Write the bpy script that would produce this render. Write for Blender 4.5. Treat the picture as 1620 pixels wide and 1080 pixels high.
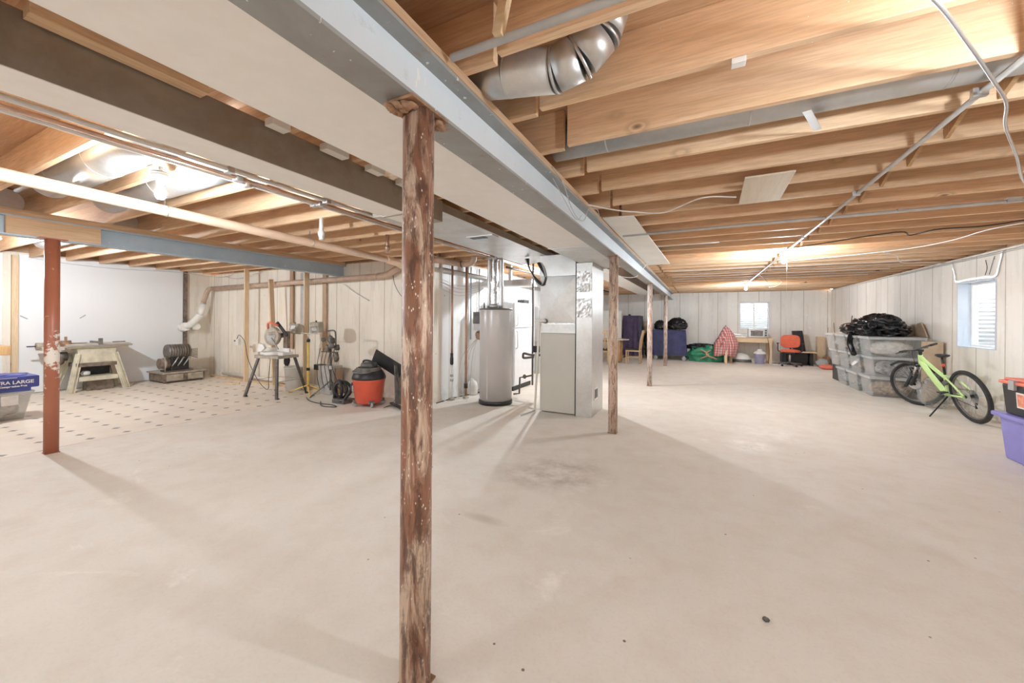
import bpy, bmesh, math, random
from mathutils import Vector, Matrix, noise
random.seed(7)
for o in list(bpy.data.objects): bpy.data.objects.remove(o)
S = bpy.context.scene
C = S.collection
PI = math.pi

# ---------------------------------------------------------------- camera
YAW, ROLL = math.radians(26.4), math.radians(0.4)
cam_data = bpy.data.cameras.new('camera')
cam_data.sensor_width = 36.0
cam_data.lens = 600.0 / 1620.0 * 36.0
cam_data.shift_y = (505.4 - 540.0) / 1620.0
cam_data.clip_start = 0.02
cam = bpy.data.objects.new('camera', cam_data)
C.objects.link(cam)
_fw = Vector((-math.sin(YAW), math.cos(YAW), 0)); _rt = Vector((math.cos(YAW), math.sin(YAW), 0)); _up = Vector((0, 0, 1))
_r = _rt * math.cos(ROLL) + _up * math.sin(ROLL)
_u = _up * math.cos(ROLL) - _rt * math.sin(ROLL)
_m = Matrix((_r, _u, -_fw)).transposed().to_4x4()
_m.translation = Vector((0, 0, 1.38))
cam.matrix_world = _m
S.camera = cam

# ---------------------------------------------------------------- world, exposure
S.view_settings.view_transform = 'Standard'
S.view_settings.look = 'None'
S.view_settings.gamma = 1.0
S.view_settings.use_curve_mapping = False
S.view_settings.exposure = 0.16
W = bpy.data.worlds.new('daylight'); S.world = W; W.use_nodes = True
W.node_tree.nodes['Background'].inputs[0].default_value = (0.86, 0.93, 1.0, 1)
W.node_tree.nodes['Background'].inputs[1].default_value = 26.0
S.cycles.max_bounces = 10
S.cycles.diffuse_bounces = 7
S.cycles.transparent_max_bounces = 16
S.cycles.use_denoising = True
S.cycles.sample_clamp_indirect = 12.0
BULB = 2000.0

# ---------------------------------------------------------------- mesh helper
class MB:
    def __init__(s): s.v = []; s.f = []; s.s = []
    def add(s, vs, fs, smooth=False):
        n = len(s.v); s.v += [tuple(p) for p in vs]
        for f in fs: s.f.append([i + n for i in f]); s.s.append(smooth)
        return s
    def box(s, x0, x1, y0, y1, z0, z1):
        v = [(x, y, z) for x in (x0, x1) for y in (y0, y1) for z in (z0, z1)]
        return s.add(v, [(0,1,3,2),(4,6,7,5),(0,4,5,1),(2,3,7,6),(0,2,6,4),(1,5,7,3)])
    def obox(s, c, size, rot=None):
        """box about its centre; rot is an Euler tuple or a Matrix"""
        hx, hy, hz = [k / 2 for k in size]; c = Vector(c)
        if rot is None: R = Matrix.Identity(3)
        elif isinstance(rot, Matrix): R = rot
        else:
            from mathutils import Euler
            R = Euler(rot).to_matrix()
        v = [c + R @ Vector((x, y, z)) for x in (-hx, hx) for y in (-hy, hy) for z in (-hz, hz)]
        return s.add(v, [(0,1,3,2),(4,6,7,5),(0,4,5,1),(2,3,7,6),(0,2,6,4),(1,5,7,3)])
    def bar(s, p0, p1, w, t, up=(0, 0, 1)):
        p0 = Vector(p0); p1 = Vector(p1); d = (p1 - p0); L = d.length; d.normalize()
        u = Vector(up)
        if abs(d.dot(u)) > .98: u = Vector((0, 1, 0))
        a = d.cross(u).normalized(); b = a.cross(d)
        R = Matrix((d, a, b)).transposed()
        return s.obox((p0 + p1) / 2, (L, w, t), R)
    def taper(s, x0, x1, y0, y1, z0, z1, k, kx=None):
        """box whose bottom is smaller by k (fraction)"""
        kx = k if kx is None else kx
        cx, cy = (x0 + x1) / 2, (y0 + y1) / 2
        v = []
        for x in (x0, x1):
            for y in (y0, y1):
                for z in (z0, z1):
                    q = (1 - kx, 1 - k) if z == z0 else (1, 1)
                    v.append((cx + (x - cx) * q[0], cy + (y - cy) * q[1], z))
        return s.add(v, [(0,1,3,2),(4,6,7,5),(0,4,5,1),(2,3,7,6),(0,2,6,4),(1,5,7,3)])
    def frame(s, d):
        d = Vector(d).normalized()
        u = Vector((0, 0, 1)) if abs(d.z) < .95 else Vector((1, 0, 0))
        a = d.cross(u).normalized(); return a, d.cross(a)
    def cyl(s, p0, p1, r0, r1=None, n=18, cap=True):
        r1 = r0 if r1 is None else r1
        p0 = Vector(p0); p1 = Vector(p1); a, b = s.frame(p1 - p0)
        v = []
        for p, r in ((p0, r0), (p1, r1)):
            for i in range(n):
                t = 2 * PI * i / n; v.append(p + a * math.cos(t) * r + b * math.sin(t) * r)
        s.add(v, [(i, (i + 1) % n, n + (i + 1) % n, n + i) for i in range(n)], True)
        if cap: s.add(v, [list(range(n))[::-1], list(range(n, 2 * n))])
        return s
    def tube(s, pts, r, n=8, cap=True, closed=False):
        pts = [Vector(p) for p in pts]; m = len(pts)
        rr = r if isinstance(r, (list, tuple)) else [r] * m
        v = []; a = None
        for k, p in enumerate(pts):
            if closed: d = pts[(k + 1) % m] - pts[k - 1]
            else: d = pts[min(k + 1, m - 1)] - pts[max(k - 1, 0)]
            d.normalize()
            if a is None: a, b = s.frame(d)
            else:
                a = (a - d * a.dot(d)).normalized(); b = d.cross(a)
            for i in range(n):
                t = 2 * PI * i / n; v.append(p + a * math.cos(t) * rr[k] + b * math.sin(t) * rr[k])
        f = []
        for k in range(m if closed else m - 1):
            k2 = (k + 1) % m
            for i in range(n): f.append((k*n+i, k*n+(i+1)%n, k2*n+(i+1)%n, k2*n+i))
        s.add(v, f, True)
        if cap and not closed: s.add(v, [list(range(n))[::-1], list(range((m-1)*n, m*n))])
        return s
    def lathe(s, prof, c=(0, 0, 0), n=28, cap=True):
        v = []
        for r, z in prof:
            for i in range(n):
                t = 2 * PI * i / n; v.append((c[0] + r * math.cos(t), c[1] + r * math.sin(t), c[2] + z))
        m = len(prof)
        s.add(v, [(k*n+i, k*n+(i+1)%n, (k+1)*n+(i+1)%n, (k+1)*n+i) for k in range(m-1) for i in range(n)], True)
        if cap: s.add(v, [list(range(n))[::-1], list(range((m-1)*n, m*n))])
        return s
    def prism(s, poly, axis, a, b):
        def P(u, w, t): return {'x': (t, u, w), 'y': (u, t, w), 'z': (u, w, t)}[axis]
        n = len(poly)
        v = [P(u, w, a) for u, w in poly] + [P(u, w, b) for u, w in poly]
        f = [(i, (i+1)%n, n+(i+1)%n, n+i) for i in range(n)] + [list(range(n))[::-1], list(range(n, 2*n))]
        return s.add(v, f)
    def torus(s, c, R, r, axis='x', n=36, m=10, a0=0, a1=2*PI):
        pts = []; full = abs(a1 - a0 - 2*PI) < 1e-4
        k = n if full else n + 1
        for i in range(k):
            t = a0 + (a1 - a0) * i / n
            u, w = R * math.cos(t), R * math.sin(t)
            q = {'x': (0, u, w), 'y': (u, 0, w), 'z': (u, w, 0)}[axis]
            pts.append((c[0]+q[0], c[1]+q[1], c[2]+q[2]))
        return s.tube(pts, r, m, closed=full)
    def blob(s, c, rad, amp=0.0, freq=2.0, seed=0, nu=40, nv=24, flat=None, ridge=False):
        v = []
        for j in range(nv + 1):
            ph = PI * j / nv
            for i in range(nu):
                t = 2 * PI * i / nu
                d = Vector((math.sin(ph)*math.cos(t), math.sin(ph)*math.sin(t), math.cos(ph)))
                q = d * freq + Vector((seed*7.3, seed*3.1, seed))
                k = noise.fractal(q, 1.0, 2.0, 4)
                if ridge: k = -abs(k) * 1.6 + .3
                k = 1 + amp * k
                z = d.z * rad[2] * k
                if flat is not None: z = max(z, flat)
                v.append((c[0] + d.x*rad[0]*k, c[1] + d.y*rad[1]*k, c[2] + z))
        return s.add(v, [(j*nu+i, j*nu+(i+1)%nu, (j+1)*nu+(i+1)%nu, (j+1)*nu+i) for j in range(nv) for i in range(nu)], True)
    def drape(s, x0, x1, y0, y1, z0, z1, amp=.03, waves=9, flare=.04, seed=0):
        """cloth hung over a box: flat top, pleated skirt"""
        per = []; n = 30
        for i in range(n): per.append((x0 + (x1-x0)*i/n, y0, 0, -1))
        for i in range(n): per.append((x1, y0 + (y1-y0)*i/n, 1, 0))
        for i in range(n): per.append((x1 - (x1-x0)*i/n, y1, 0, 1))
        for i in range(n): per.append((x0, y1 - (y1-y0)*i/n, -1, 0))
        m = len(per); rows = 12; v = []
        for j in range(rows + 1):
            t = j / rows
            for i, (x, y, nx, ny) in enumerate(per):
                w = math.sin(i / m * 2 * PI * waves + 1.7 * math.sin(i * .21 + seed)) * amp * t
                w += noise.noise(Vector((i * .13, t * 2, seed))) * amp * .8
                o = flare * t + w + .004
                v.append((x + nx * o, y + ny * o, z1 - (z1 - z0) * t + (.012*noise.noise(Vector((i*.2, 5, seed))) if j == rows else 0)))
        s.add(v, [(j*m+i, j*m+(i+1)%m, (j+1)*m+(i+1)%m, (j+1)*m+i) for j in range(rows) for i in range(m)], True)
        k = 14; tv = []
        for a in range(k+1):
            for b in range(k+1):
                x = x0-.004 + (x1-x0+.008)*a/k; y = y0-.004 + (y1-y0+.008)*b/k
                e = 0 if a in (0, k) or b in (0, k) else .008 * noise.noise(Vector((x*5, y*5, seed)))
                tv.append((x, y, z1 + e))
        return s.add(tv, [(a*(k+1)+b, (a+1)*(k+1)+b, (a+1)*(k+1)+b+1, a*(k+1)+b+1) for a in range(k) for b in range(k)], True)
    def shift(s, dx, dy, dz=0):
        s.v = [(x+dx, y+dy, z+dz) for x, y, z in s.v]; return s
    def xf(s, M):
        s.v = [tuple(M @ Vector(p)) for p in s.v]; return s
    def build(s, name, mat, parent=None, bevel=0, label=None, cat=None, group=None, kind=None, loc=None, thick=0):
        me = bpy.data.meshes.new(name)
        vs = s.v
        if parent is None and loc is None:
            xs = [p[0] for p in vs]; ys = [p[1] for p in vs]; zs = [p[2] for p in vs]
            loc = ((min(xs)+max(xs))/2, (min(ys)+max(ys))/2, min(zs))
        if parent is None: vs = [(p[0]-loc[0], p[1]-loc[1], p[2]-loc[2]) for p in vs]
        me.from_pydata(vs, [], s.f)
        me.polygons.foreach_set('use_smooth', s.s)
        bm = bmesh.new(); bm.from_mesh(me)
        bmesh.ops.remove_doubles(bm, verts=bm.verts, dist=1e-5)
        bmesh.ops.recalc_face_normals(bm, faces=bm.faces); bm.to_mesh(me); bm.free()
        me.materials.append(mat)
        o = bpy.data.objects.new(name, me); C.objects.link(o)
        if parent is not None: o.parent = parent
        else: o.location = loc
        if bevel:
            m = o.modifiers.new('bevel', 'BEVEL'); m.width = bevel; m.segments = 2; m.limit_method = 'ANGLE'; m.angle_limit = math.radians(40)
        if thick:
            m = o.modifiers.new('solid', 'SOLIDIFY'); m.thickness = thick; m.offset = 0
        tag(o, label, cat, group, kind)
        return o

def tag(o, label=None, cat=None, group=None, kind=None):
    if label: o['label'] = label
    if cat: o['category'] = cat
    if group: o['group'] = group
    if kind: o['kind'] = kind
    return o
def thing(name, label, cat, loc=(0, 0, 0), rz=0, group=None):
    o = bpy.data.objects.new(name, None); C.objects.link(o); o.empty_display_size = .1
    o.location = loc; o.rotation_euler = (0, 0, rz)
    return tag(o, label, cat, group)
def kids(o): return [c for c in bpy.data.objects if c.parent == o]
def copy_tree(o, loc, rz=None, label=None, group=None):
    ch = [(c, [d for d in bpy.data.objects if d.parent == c]) for c in bpy.data.objects if c.parent == o]
    r = o.copy(); C.objects.link(r); r.location = loc
    if rz is not None: r.rotation_euler = (0, 0, rz)
    if label: r['label'] = label
    if group: r['group'] = group
    for c, ds in ch:
        k = c.copy(); C.objects.link(k); k.parent = r
        for d in ds:
            e = d.copy(); C.objects.link(e); e.parent = k
    return r
def arc(c, R, a0, a1, n, plane='xz'):
    out = []
    for i in range(n + 1):
        t = a0 + (a1 - a0) * i / n; u, w = R*math.cos(t), R*math.sin(t)
        out.append({'xz': (c[0]+u, c[1], c[2]+w), 'yz': (c[0], c[1]+u, c[2]+w), 'xy': (c[0]+u, c[1]+w, c[2])}[plane])
    return out
def smooth(pts, k=6):
    """Catmull-Rom through points"""
    P = [Vector(p) for p in pts]; P = [P[0]*2-P[1]] + P + [P[-1]*2-P[-2]]; out = []
    for i in range(1, len(P)-2):
        for j in range(k):
            t = j / k
            out.append(.5*((2*P[i]) + (P[i+1]-P[i-1])*t + (2*P[i-1]-5*P[i]+4*P[i+1]-P[i+2])*t*t + (3*P[i]-P[i-1]-3*P[i+1]+P[i+2])*t**3))
    out.append(P[-2]); return out

# ---------------------------------------------------------------- materials
class N:
    """tiny node builder"""
    def __init__(s, name):
        s.m = bpy.data.materials.new(name); s.m.use_nodes = True; s.t = s.m.node_tree
        s.b = s.t.nodes['Principled BSDF']; s.out = s.t.nodes['Material Output']
    def n(s, typ, **kw):
        k = s.t.nodes.new(typ)
        for a, v in kw.items(): setattr(k, a, v)
        return k
    def put(s, sock, v):
        if isinstance(v, bpy.types.NodeSocket): s.t.links.new(v, sock)
        elif v is not None: sock.default_value = v
    def coord(s, kind='Object'):
        return s.n('ShaderNodeTexCoord').outputs[kind]
    def pos(s): return s.n('ShaderNodeNewGeometry').outputs['Position']
    def map(s, vec, scale=(1,1,1), loc=(0,0,0), rot=(0,0,0)):
        k = s.n('ShaderNodeMapping'); s.put(k.inputs['Vector'], vec)
        k.inputs['Scale'].default_value = scale; k.inputs['Location'].default_value = loc; k.inputs['Rotation'].default_value = rot
        return k.outputs[0]
    def noise(s, vec, scale=5, detail=4, rough=.55, dist=0):
        k = s.n('ShaderNodeTexNoise'); s.put(k.inputs['Vector'], vec); k.inputs['Scale'].default_value = scale
        k.inputs['Detail'].default_value = detail; k.inputs['Roughness'].default_value = rough; k.inputs['Distortion'].default_value = dist
        return k.outputs['Fac']
    def vor(s, vec, scale=5, feature='F1', rnd=1):
        k = s.n('ShaderNodeTexVoronoi', feature=feature); s.put(k.inputs['Vector'], vec); k.inputs['Scale'].default_value = scale
        k.inputs['Randomness'].default_value = rnd
        return k.outputs['Distance']
    def ramp(s, fac, *st):
        k = s.n('ShaderNodeValToRGB'); s.put(k.inputs[0], fac); e = k.color_ramp.elements
        while len(e) > len(st): e.remove(e[-1])
        while len(e) < len(st): e.new(.5)
        for i, (p, c) in enumerate(st):
            e[i].position = p
            c = (c, c, c) if not isinstance(c, tuple) else c
            e[i].color = (*c[:3], 1)
        return k.outputs[0]
    def mix(s, f, a, b, mode='MIX'):
        k = s.n('ShaderNodeMix', data_type='RGBA', blend_type=mode); s.put(k.inputs[0], f)
        for i, v in ((6, a), (7, b)):
            if isinstance(v, tuple): v = (*v[:3], 1)
            s.put(k.inputs[i], v)
        return k.outputs[2]
    def math(s, op, a, b=None, c=None):
        k = s.n('ShaderNodeMath', operation=op); s.put(k.inputs[0], a)
        if b is not None: s.put(k.inputs[1], b)
        if c is not None: s.put(k.inputs[2], c)
        return k.outputs[0]
    def xyz(s, v):
        k = s.n('ShaderNodeSeparateXYZ'); s.put(k.inputs[0], v); return k.outputs
    def rand(s):
        return s.n('ShaderNodeObjectInfo').outputs['Random']
    def rvec(s, vec):
        """vector offset by a per-object random amount"""
        k = s.n('ShaderNodeVectorMath', operation='ADD'); s.put(k.inputs[0], vec)
        c = s.n('ShaderNodeCombineXYZ'); r = s.rand()
        for i, q in enumerate((17., 31., 53.)): s.put(c.inputs[i], s.math('MULTIPLY', r, q))
        s.put(k.inputs[1], c.outputs[0]); return k.outputs[0]
    def bump(s, h, strength=.3, dist=.01):
        k = s.n('ShaderNodeBump'); s.put(k.inputs['Height'], h); k.inputs['Strength'].default_value = strength; k.inputs['Distance'].default_value = dist
        s.t.links.new(k.outputs[0], s.b.inputs['Normal'])
    def fin(s, col, rough=.6, metal=0, spec=None):
        if isinstance(col, tuple): col = (*col[:3], 1)
        s.put(s.b.inputs['Base Color'], col); s.put(s.b.inputs['Roughness'], rough); s.put(s.b.inputs['Metallic'], metal)
        if spec is not None: s.put(s.b.inputs['Specular IOR Level'], spec)
        return s.m

def plain(name, col, rough=.55, metal=0, var=.12, scale=9, bump=0):
    k = N(name); v = k.rvec(k.coord())
    f = k.noise(v, scale, 4)
    c = k.mix(k.ramp(f, (.3, 0.), (.7, 1.)), tuple(max(0, x*(1-var)) for x in col), tuple(min(1, x*(1+var)) for x in col))
    if bump: k.bump(f, bump)
    return k.fin(c, rough, metal)

def wood(name, light, dark, axis='x', knots=True, rough=.62, specks=False, grain=1.0):
    k = N(name); v = k.rvec(k.coord())
    g = {'x': (.35, 5.5, 5.5), 'y': (5.5, .35, 5.5), 'z': (5.5, 5.5, .35)}[axis]
    f1 = k.noise(k.map(v, g), 2.2, 5, .6, 1.2)
    f2 = k.noise(k.map(v, tuple(q*6 for q in g)), 3.0, 3, .6)
    c = k.mix(k.ramp(f1, (.30, 0.), (.68, 1.)), light, dark)
    c = k.mix(k.math('MULTIPLY', k.ramp(f2, (.42, 0.), (.62, 1.)), .36*grain), c, tuple(x*.62 for x in dark))
    big = k.noise(v, .8, 2)
    c = k.mix(k.ramp(big, (.35, 0.), (.75, .35)), c, tuple(x*.8 for x in dark))
    # board to board tone
    tone = k.math('MULTIPLY_ADD', k.rand(), .22, .88)
    tc = k.n('ShaderNodeCombineXYZ')
    for i in range(3): k.put(tc.inputs[i], tone)
    c = k.mix(1.0, c, tc.outputs[0], 'MULTIPLY')
    if knots:
        kn = {'x': (.55, 0, 1), 'y': (1, .55, 1), 'z': (1, 1, .55)}[axis]
        d = k.vor(k.map(v, tuple(q*3.0 for q in kn)), 1.15)
        c = k.mix(k.ramp(d, (.055, 1.), (.085, 0.)), c, tuple(x*.30 for x in dark))
        c = k.mix(k.ramp(d, (.09, .0), (.11, .5), (.16, 0.)), c, tuple(x*.6 for x in dark))
    if specks:
        d = k.vor(v, 30)
        msk = k.math('MULTIPLY', k.ramp(d, (.05, 1.), (.075, 0.)), k.ramp(k.noise(v, 3, 2), (.56, 0.), (.6, 1.)))
        c = k.mix(msk, c, (.9, .86, .78))
    k.bump(f2, .12, .004)
    return k.fin(c, rough)

M = {}
M['joist'] = wood('joist_pine', (.88, .645, .43), (.72, .465, .27), 'x', specks=True)
M['joistb'] = wood('joist_pine_brown', (.74, .47, .27), (.56, .30, .15), 'x', specks=True)
M['plate'] = wood('plate_pine', (.78, .56, .36), (.60, .38, .22), 'y')
M['deck'] = wood('subfloor_plywood', (.62, .40, .24), (.48, .28, .15), 'x', knots=False)
M['stud'] = wood('stud_pine', (.86, .70, .48), (.74, .54, .34), 'z')
M['studb'] = wood('stud_brown', (.58, .42, .28), (.42, .28, .18), 'z')
M['rawx'] = wood('pale_pine', (.84, .66, .44), (.70, .50, .30), 'x')
M['rawy'] = wood('pale_pine_long', (.84, .62, .40), (.72, .48, .28), 'y')
M['ply'] = wood('pale_plywood', (.80, .70, .55), (.72, .60, .44), 'y', knots=False, grain=.5)
M['honey'] = wood('honey_wood', (.72, .46, .22), (.56, .33, .14), 'z', knots=False, rough=.4)
M['brace'] = wood('bridging_wood', (.66, .42, .22), (.48, .27, .12), 'z')

def floor_mat():
    k = N('floor_concrete'); p = k.pos()
    f = k.noise(p, .55, 6, .6, .6); g = k.noise(p, 4.0, 6, .65); h = k.noise(p, 60, 3)
    c = k.mix(k.ramp(f, (.32, 0.), (.70, 1.)), (.80, .77, .715), (.73, .69, .62))
    c = k.mix(k.ramp(g, (.45, 0.), (.75, .5)), c, (.66, .58, .49))
    c = k.mix(k.math('MULTIPLY', k.ramp(h, (.5, 0.), (.7, 1.)), .12), c, (.5, .45, .4))
    # pale scuffs
    s1 = k.noise(k.map(p, (.9, 1.5, 1)), 1.1, 8, .72, 1.0)
    c = k.mix(k.ramp(s1, (.60, 0.), (.72, .8)), c, (.90, .87, .82))
    # dark crumbs and specks
    d = k.vor(p, 5.5); sel = k.noise(p, 2.3, 2)
    c = k.mix(k.math('MULTIPLY', k.ramp(d, (.028, 1.), (.045, 0.)), k.ramp(sel, (.5, 0.), (.56, 1.))), c, (.20, .16, .13))
    d = k.vor(k.map(p, (1, 1, 1), (5, 2, 0)), 6.5); sel = k.noise(k.map(p, (1, 1, 1), (9, 4, 0)), 2.0, 2)
    c = k.mix(k.math('MULTIPLY', k.ramp(d, (.03, 1.), (.05, 0.)), k.ramp(sel, (.55, 0.), (.6, 1.))), c, (.96, .94, .9))
    # grey damp stain in front of the furnace and a few smudges, each at its own place
    for (x, y, r, a, col, sx, lo) in ((-1.10, 3.28, .52, .62, (.42, .36, .31), 1.0, .46), (-1.45, 3.05, .36, .45, (.46, .40, .34), 1.3, .46),
                                  (-1.33, 2.27, .20, .5, (.48, .42, .36), 3.2, .30), (.50, 4.98, .30, .8, (.97, .95, .93), .8, .42), (.75, 5.6, .45, .6, (.95, .93, .9), 1.0, .46)):
        q = k.map(p, (1/r, sx/r, 0), (-x/r, -y*sx/r, 0))
        ln = k.n('ShaderNodeVectorMath', operation='LENGTH'); k.put(ln.inputs[0], q)
        m = k.math('MULTIPLY', k.ramp(ln.outputs['Value'], (.35, 1.), (1., 0.)), k.ramp(k.noise(p, 5, 8, .75), (lo-.06, 0.), (lo+.16, 1.)))
        c = k.mix(k.math('MULTIPLY', m, a), c, col)
    k.bump(g, .05, .01)
    return k.fin(c, k.math('MULTIPLY_ADD', g, .25, .55), 0, .2)
M['floor'] = floor_mat()

def tile_mat():
    k = N('vinyl_tile'); p = k.pos(); q = k.map(p, (1/.305, 1/.305, 1), (.2, .35, 0))
    x, y, z = k.xyz(q)
    fx = k.math('ABSOLUTE', k.math('SUBTRACT', k.math('FRACT', x), .5)); fy = k.math('ABSOLUTE', k.math('SUBTRACT', k.math('FRACT', y), .5))
    d = k.math('ADD', k.math('SUBTRACT', .5, fx), k.math('SUBTRACT', .5, fy))        # 0 at the tile corners
    f = k.noise(p, 3, 5)
    c = k.mix(k.ramp(f, (.35, 0.), (.7, 1.)), (.84, .775, .68), (.77, .69, .59))
    e = k.math('MINIMUM', k.math('SUBTRACT', .5, fx), k.math('SUBTRACT', .5, fy))
    c = k.mix(k.ramp(e, (.0, .35), (.02, 0.)), c, (.6, .54, .46))
    c = k.mix(k.ramp(d, (.135, 1.), (.15, 0.)), c, (.22, .21, .21))
    return k.fin(c, .4)
M['tile'] = tile_mat()

def concrete_wall(name, axis, a, b, joint, spacing=.61, off=0., grime=.5):
    k = N(name); p = k.pos(); x, y, z = k.xyz(p); u = x if axis == 'x' else y
    f = k.noise(p, .9, 6, .6, .5); g = k.noise(k.map(p, (6, 6, .8)), 1.5, 6, .65); h = k.noise(p, 9, 6, .7)
    c = k.mix(k.ramp(f, (.32, 0.), (.68, 1.)), a, b)
    c = k.mix(k.ramp(g, (.52, 0.), (.74, grime)), c, tuple(v*.74 for v in b))
    c = k.mix(k.ramp(h, (.60, 0.), (.72, .45)), c, tuple(min(1, v*1.18) for v in a))
    t = k.math('FRACT', k.math('MULTIPLY_ADD', u, 1/spacing, off))
    dd = k.math('ABSOLUTE', k.math('SUBTRACT', t, .5))
    w = k.math('MULTIPLY_ADD', k.noise(k.map(p, (1, 1, 2)), 3, 2), .012, 0)
    line = k.ramp(k.math('SUBTRACT', .5, k.math('ADD', dd, w)), (.0, 1.), (.004, 1.), (.012, 0.))
    c = k.mix(line, c, joint)
    # panel to panel tone
    fl = k.math('FLOOR', k.math('MULTIPLY_ADD', u, 1/spacing, off + .5))
    wn = k.n('ShaderNodeTexWhiteNoise', noise_dimensions='1D'); k.put(wn.inputs['W'], fl)
    tone = k.math('MULTIPLY_ADD', wn.outputs['Value'], .10, .93)
    tc = k.n('ShaderNodeCombineXYZ')
    for i in range(3): k.put(tc.inputs[i], tone)
    c = k.mix(1., c, tc.outputs[0], 'MULTIPLY')
    # tie holes
    d = k.vor(k.map(p, (1, 1, 1)), 2.6)
    c = k.mix(k.ramp(d, (.022, .8), (.04, 0.)), c, (.30, .26, .22))
    # brown dirt near the foot
    c = k.mix(k.math('MULTIPLY', k.ramp(z, (.0, 1.), (.35, 0.)), k.ramp(h, (.42, 0.), (.6, .5))), c, tuple(v*.62 for v in b))
    k.bump(k.math('SUBTRACT', h, k.math('MULTIPLY', line, .8)), .18, .012)
    return k.fin(c, .8, 0, .25)
M['wall_far'] = concrete_wall('concrete_far', 'x', (.90, .875, .83), (.83, .80, .74), (.54, .49, .42), .62, .1)
M['wall_right'] = concrete_wall('concrete_right', 'y', (.91, .875, .82), (.85, .805, .73), (.55, .49, .41), .61, .42)
M['wall_mid'] = concrete_wall('concrete_workshop', 'x', (.90, .85, .76), (.82, .75, .64), (.56, .47, .37), .61, .2, .7)
M['wall_util'] = concrete_wall('concrete_whitewashed', 'y', (.90, .91, .90), (.84, .85, .84), (.58, .58, .55), .61, .1, .4)
def white_panel():
    k = N('painted_board'); p = k.pos(); f = k.noise(p, .7, 4)
    return k.fin(k.mix(k.ramp(f, (.3, 0.), (.7, 1.)), (.86, .875, .89), (.82, .835, .85)), .6)
M['panel'] = white_panel()

def metal(name, col=(.72, .72, .71), rough=.34, dirt=(.40, .36, .31), amt=.35, metallic=.85, scale=3.):
    k = N(name); v = k.rvec(k.coord()); f = k.noise(v, scale, 6, .65, .5); g = k.noise(v, scale*9, 4)
    c = k.mix(k.ramp(f, (.42, 0.), (.72, amt)), col, dirt)
    c = k.mix(k.math('MULTIPLY', k.ramp(g, (.45, 0.), (.65, 1.)), .16), c, tuple(min(1, x*1.25) for x in col))
    k.bump(f, .08, .01)
    return k.fin(c, k.math('MULTIPLY_ADD', f, .3, rough-.12), metallic)
M['galv'] = metal('galvanised_steel', (.64, .64, .63), .38)
M['duct'] = metal('duct_steel', (.60, .60, .59), .42, (.42, .40, .37), .4, .7)
M['ductpale'] = metal('duct_pale_underside', (.90, .88, .85), .5, (.80, .77, .71), .35, .15, 1.4)
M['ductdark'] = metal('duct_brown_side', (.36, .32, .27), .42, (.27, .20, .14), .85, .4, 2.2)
M['foil'] = metal('foil_tape', (.70, .70, .70), .34, (.45, .45, .45), .4, .8, 14)
M['iron'] = metal('dark_iron', (.16, .15, .14), .5, (.25, .17, .11), .5, .6, 8)
M['steel'] = metal('brushed_steel', (.62, .62, .62), .3, (.4, .38, .35), .3, .9, 6)
M['chrome'] = metal('chrome', (.66, .66, .67), .24, (.6, .6, .6), .1, 1., 6)
M['copper'] = metal('aged_copper', (.52, .34, .25), .4, (.28, .19, .14), .6, .7, 8)

def steel_paint(name, a, b, rust, amt=.5, rough=.45, flakes=(.86, .86, .82)):
    k = N(name); v = k.rvec(k.coord()); f = k.noise(v, 2.5, 6, .65, .4); h = k.noise(v, 11, 6, .7)
    c = k.mix(k.ramp(f, (.35, 0.), (.7, 1.)), a, b)
    c = k.mix(k.ramp(h, (.60, 0.), (.70, amt)), c, rust)
    fl = k.noise(k.map(v, (14, 14, 3.2)), 2.2, 3)
    c = k.mix(k.ramp(fl, (.695, 0.), (.71, .8)), c, flakes)
    k.bump(h, .08, .005)
    return k.fin(c, rough, .1)
M['beamweb'] = steel_paint('beam_pale_blue', (.74, .80, .85), (.68, .75, .80), (.42, .42, .40), .25)
M['beamflange'] = steel_paint('beam_grey_flange', (.36, .38, .38), (.28, .27, .25), (.34, .22, .13), .7)
M['bluebeam'] = steel_paint('beam_slate_blue', (.46, .55, .62), (.38, .47, .54), (.26, .27, .28), .3)

def rust_post(name, red, pale, dark, palefrac, flakes=True):
    k = N(name); v = k.rvec(k.coord())
    s = k.map(v, (9, 9, 1.6)); f = k.noise(s, 1.2, 6, .68, .8); g = k.noise(k.map(v, (22, 22, 4.5)), 1.6, 6, .7, .4)
    c = k.mix(k.ramp(f, (palefrac-.03, 0.), (palefrac+.07, 1.)), red, pale)
    c = k.mix(k.ramp(g, (.48, 0.), (.60, .85)), c, dark)
    if flakes:
        d = k.vor(k.map(v, (1, 1, .45)), 85); e = k.noise(v, 14, 3)
        c = k.mix(k.math('MULTIPLY', k.ramp(d, (.16, 1.), (.24, 0.)), k.ramp(e, (.5, 0.), (.56, 1.))), c, (.88, .83, .76))
    k.bump(g, .35, .004)
    return k.fin(c, .5, .15)
M['postrust'] = rust_post('post_flaking_rust', (.33, .165, .105), (.70, .55, .43), (.12, .065, .045), .49)
M['postpale'] = rust_post('post_worn_tan', (.50, .30, .20), (.66, .52, .42), (.20, .11, .07), .40)
M['postpink'] = rust_post('post_dusty_pink', (.55, .36, .29), (.66, .56, .50), (.28, .16, .12), .40)
def red_post():
    k = N('post_red_oxide'); v = k.coord(); p = k.xyz(v)[2]
    f = k.noise(v, 3, 5); h = k.noise(v, 9, 6, .7)
    c = k.mix(k.ramp(f, (.3, 0.), (.7, 1.)), (.44, .16, .09), (.36, .12, .065))
    band = k.ramp(k.math('ABSOLUTE', k.math('SUBTRACT', p, .93)), (.05, .62), (.42, 0.))
    c = k.mix(k.ramp(k.math('ADD', h, k.math('MULTIPLY', band, .26)), (.62, 0.), (.68, .95)), c, (.84, .78, .70))
    return k.fin(c, .38)
M['postred'] = red_post()

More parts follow.
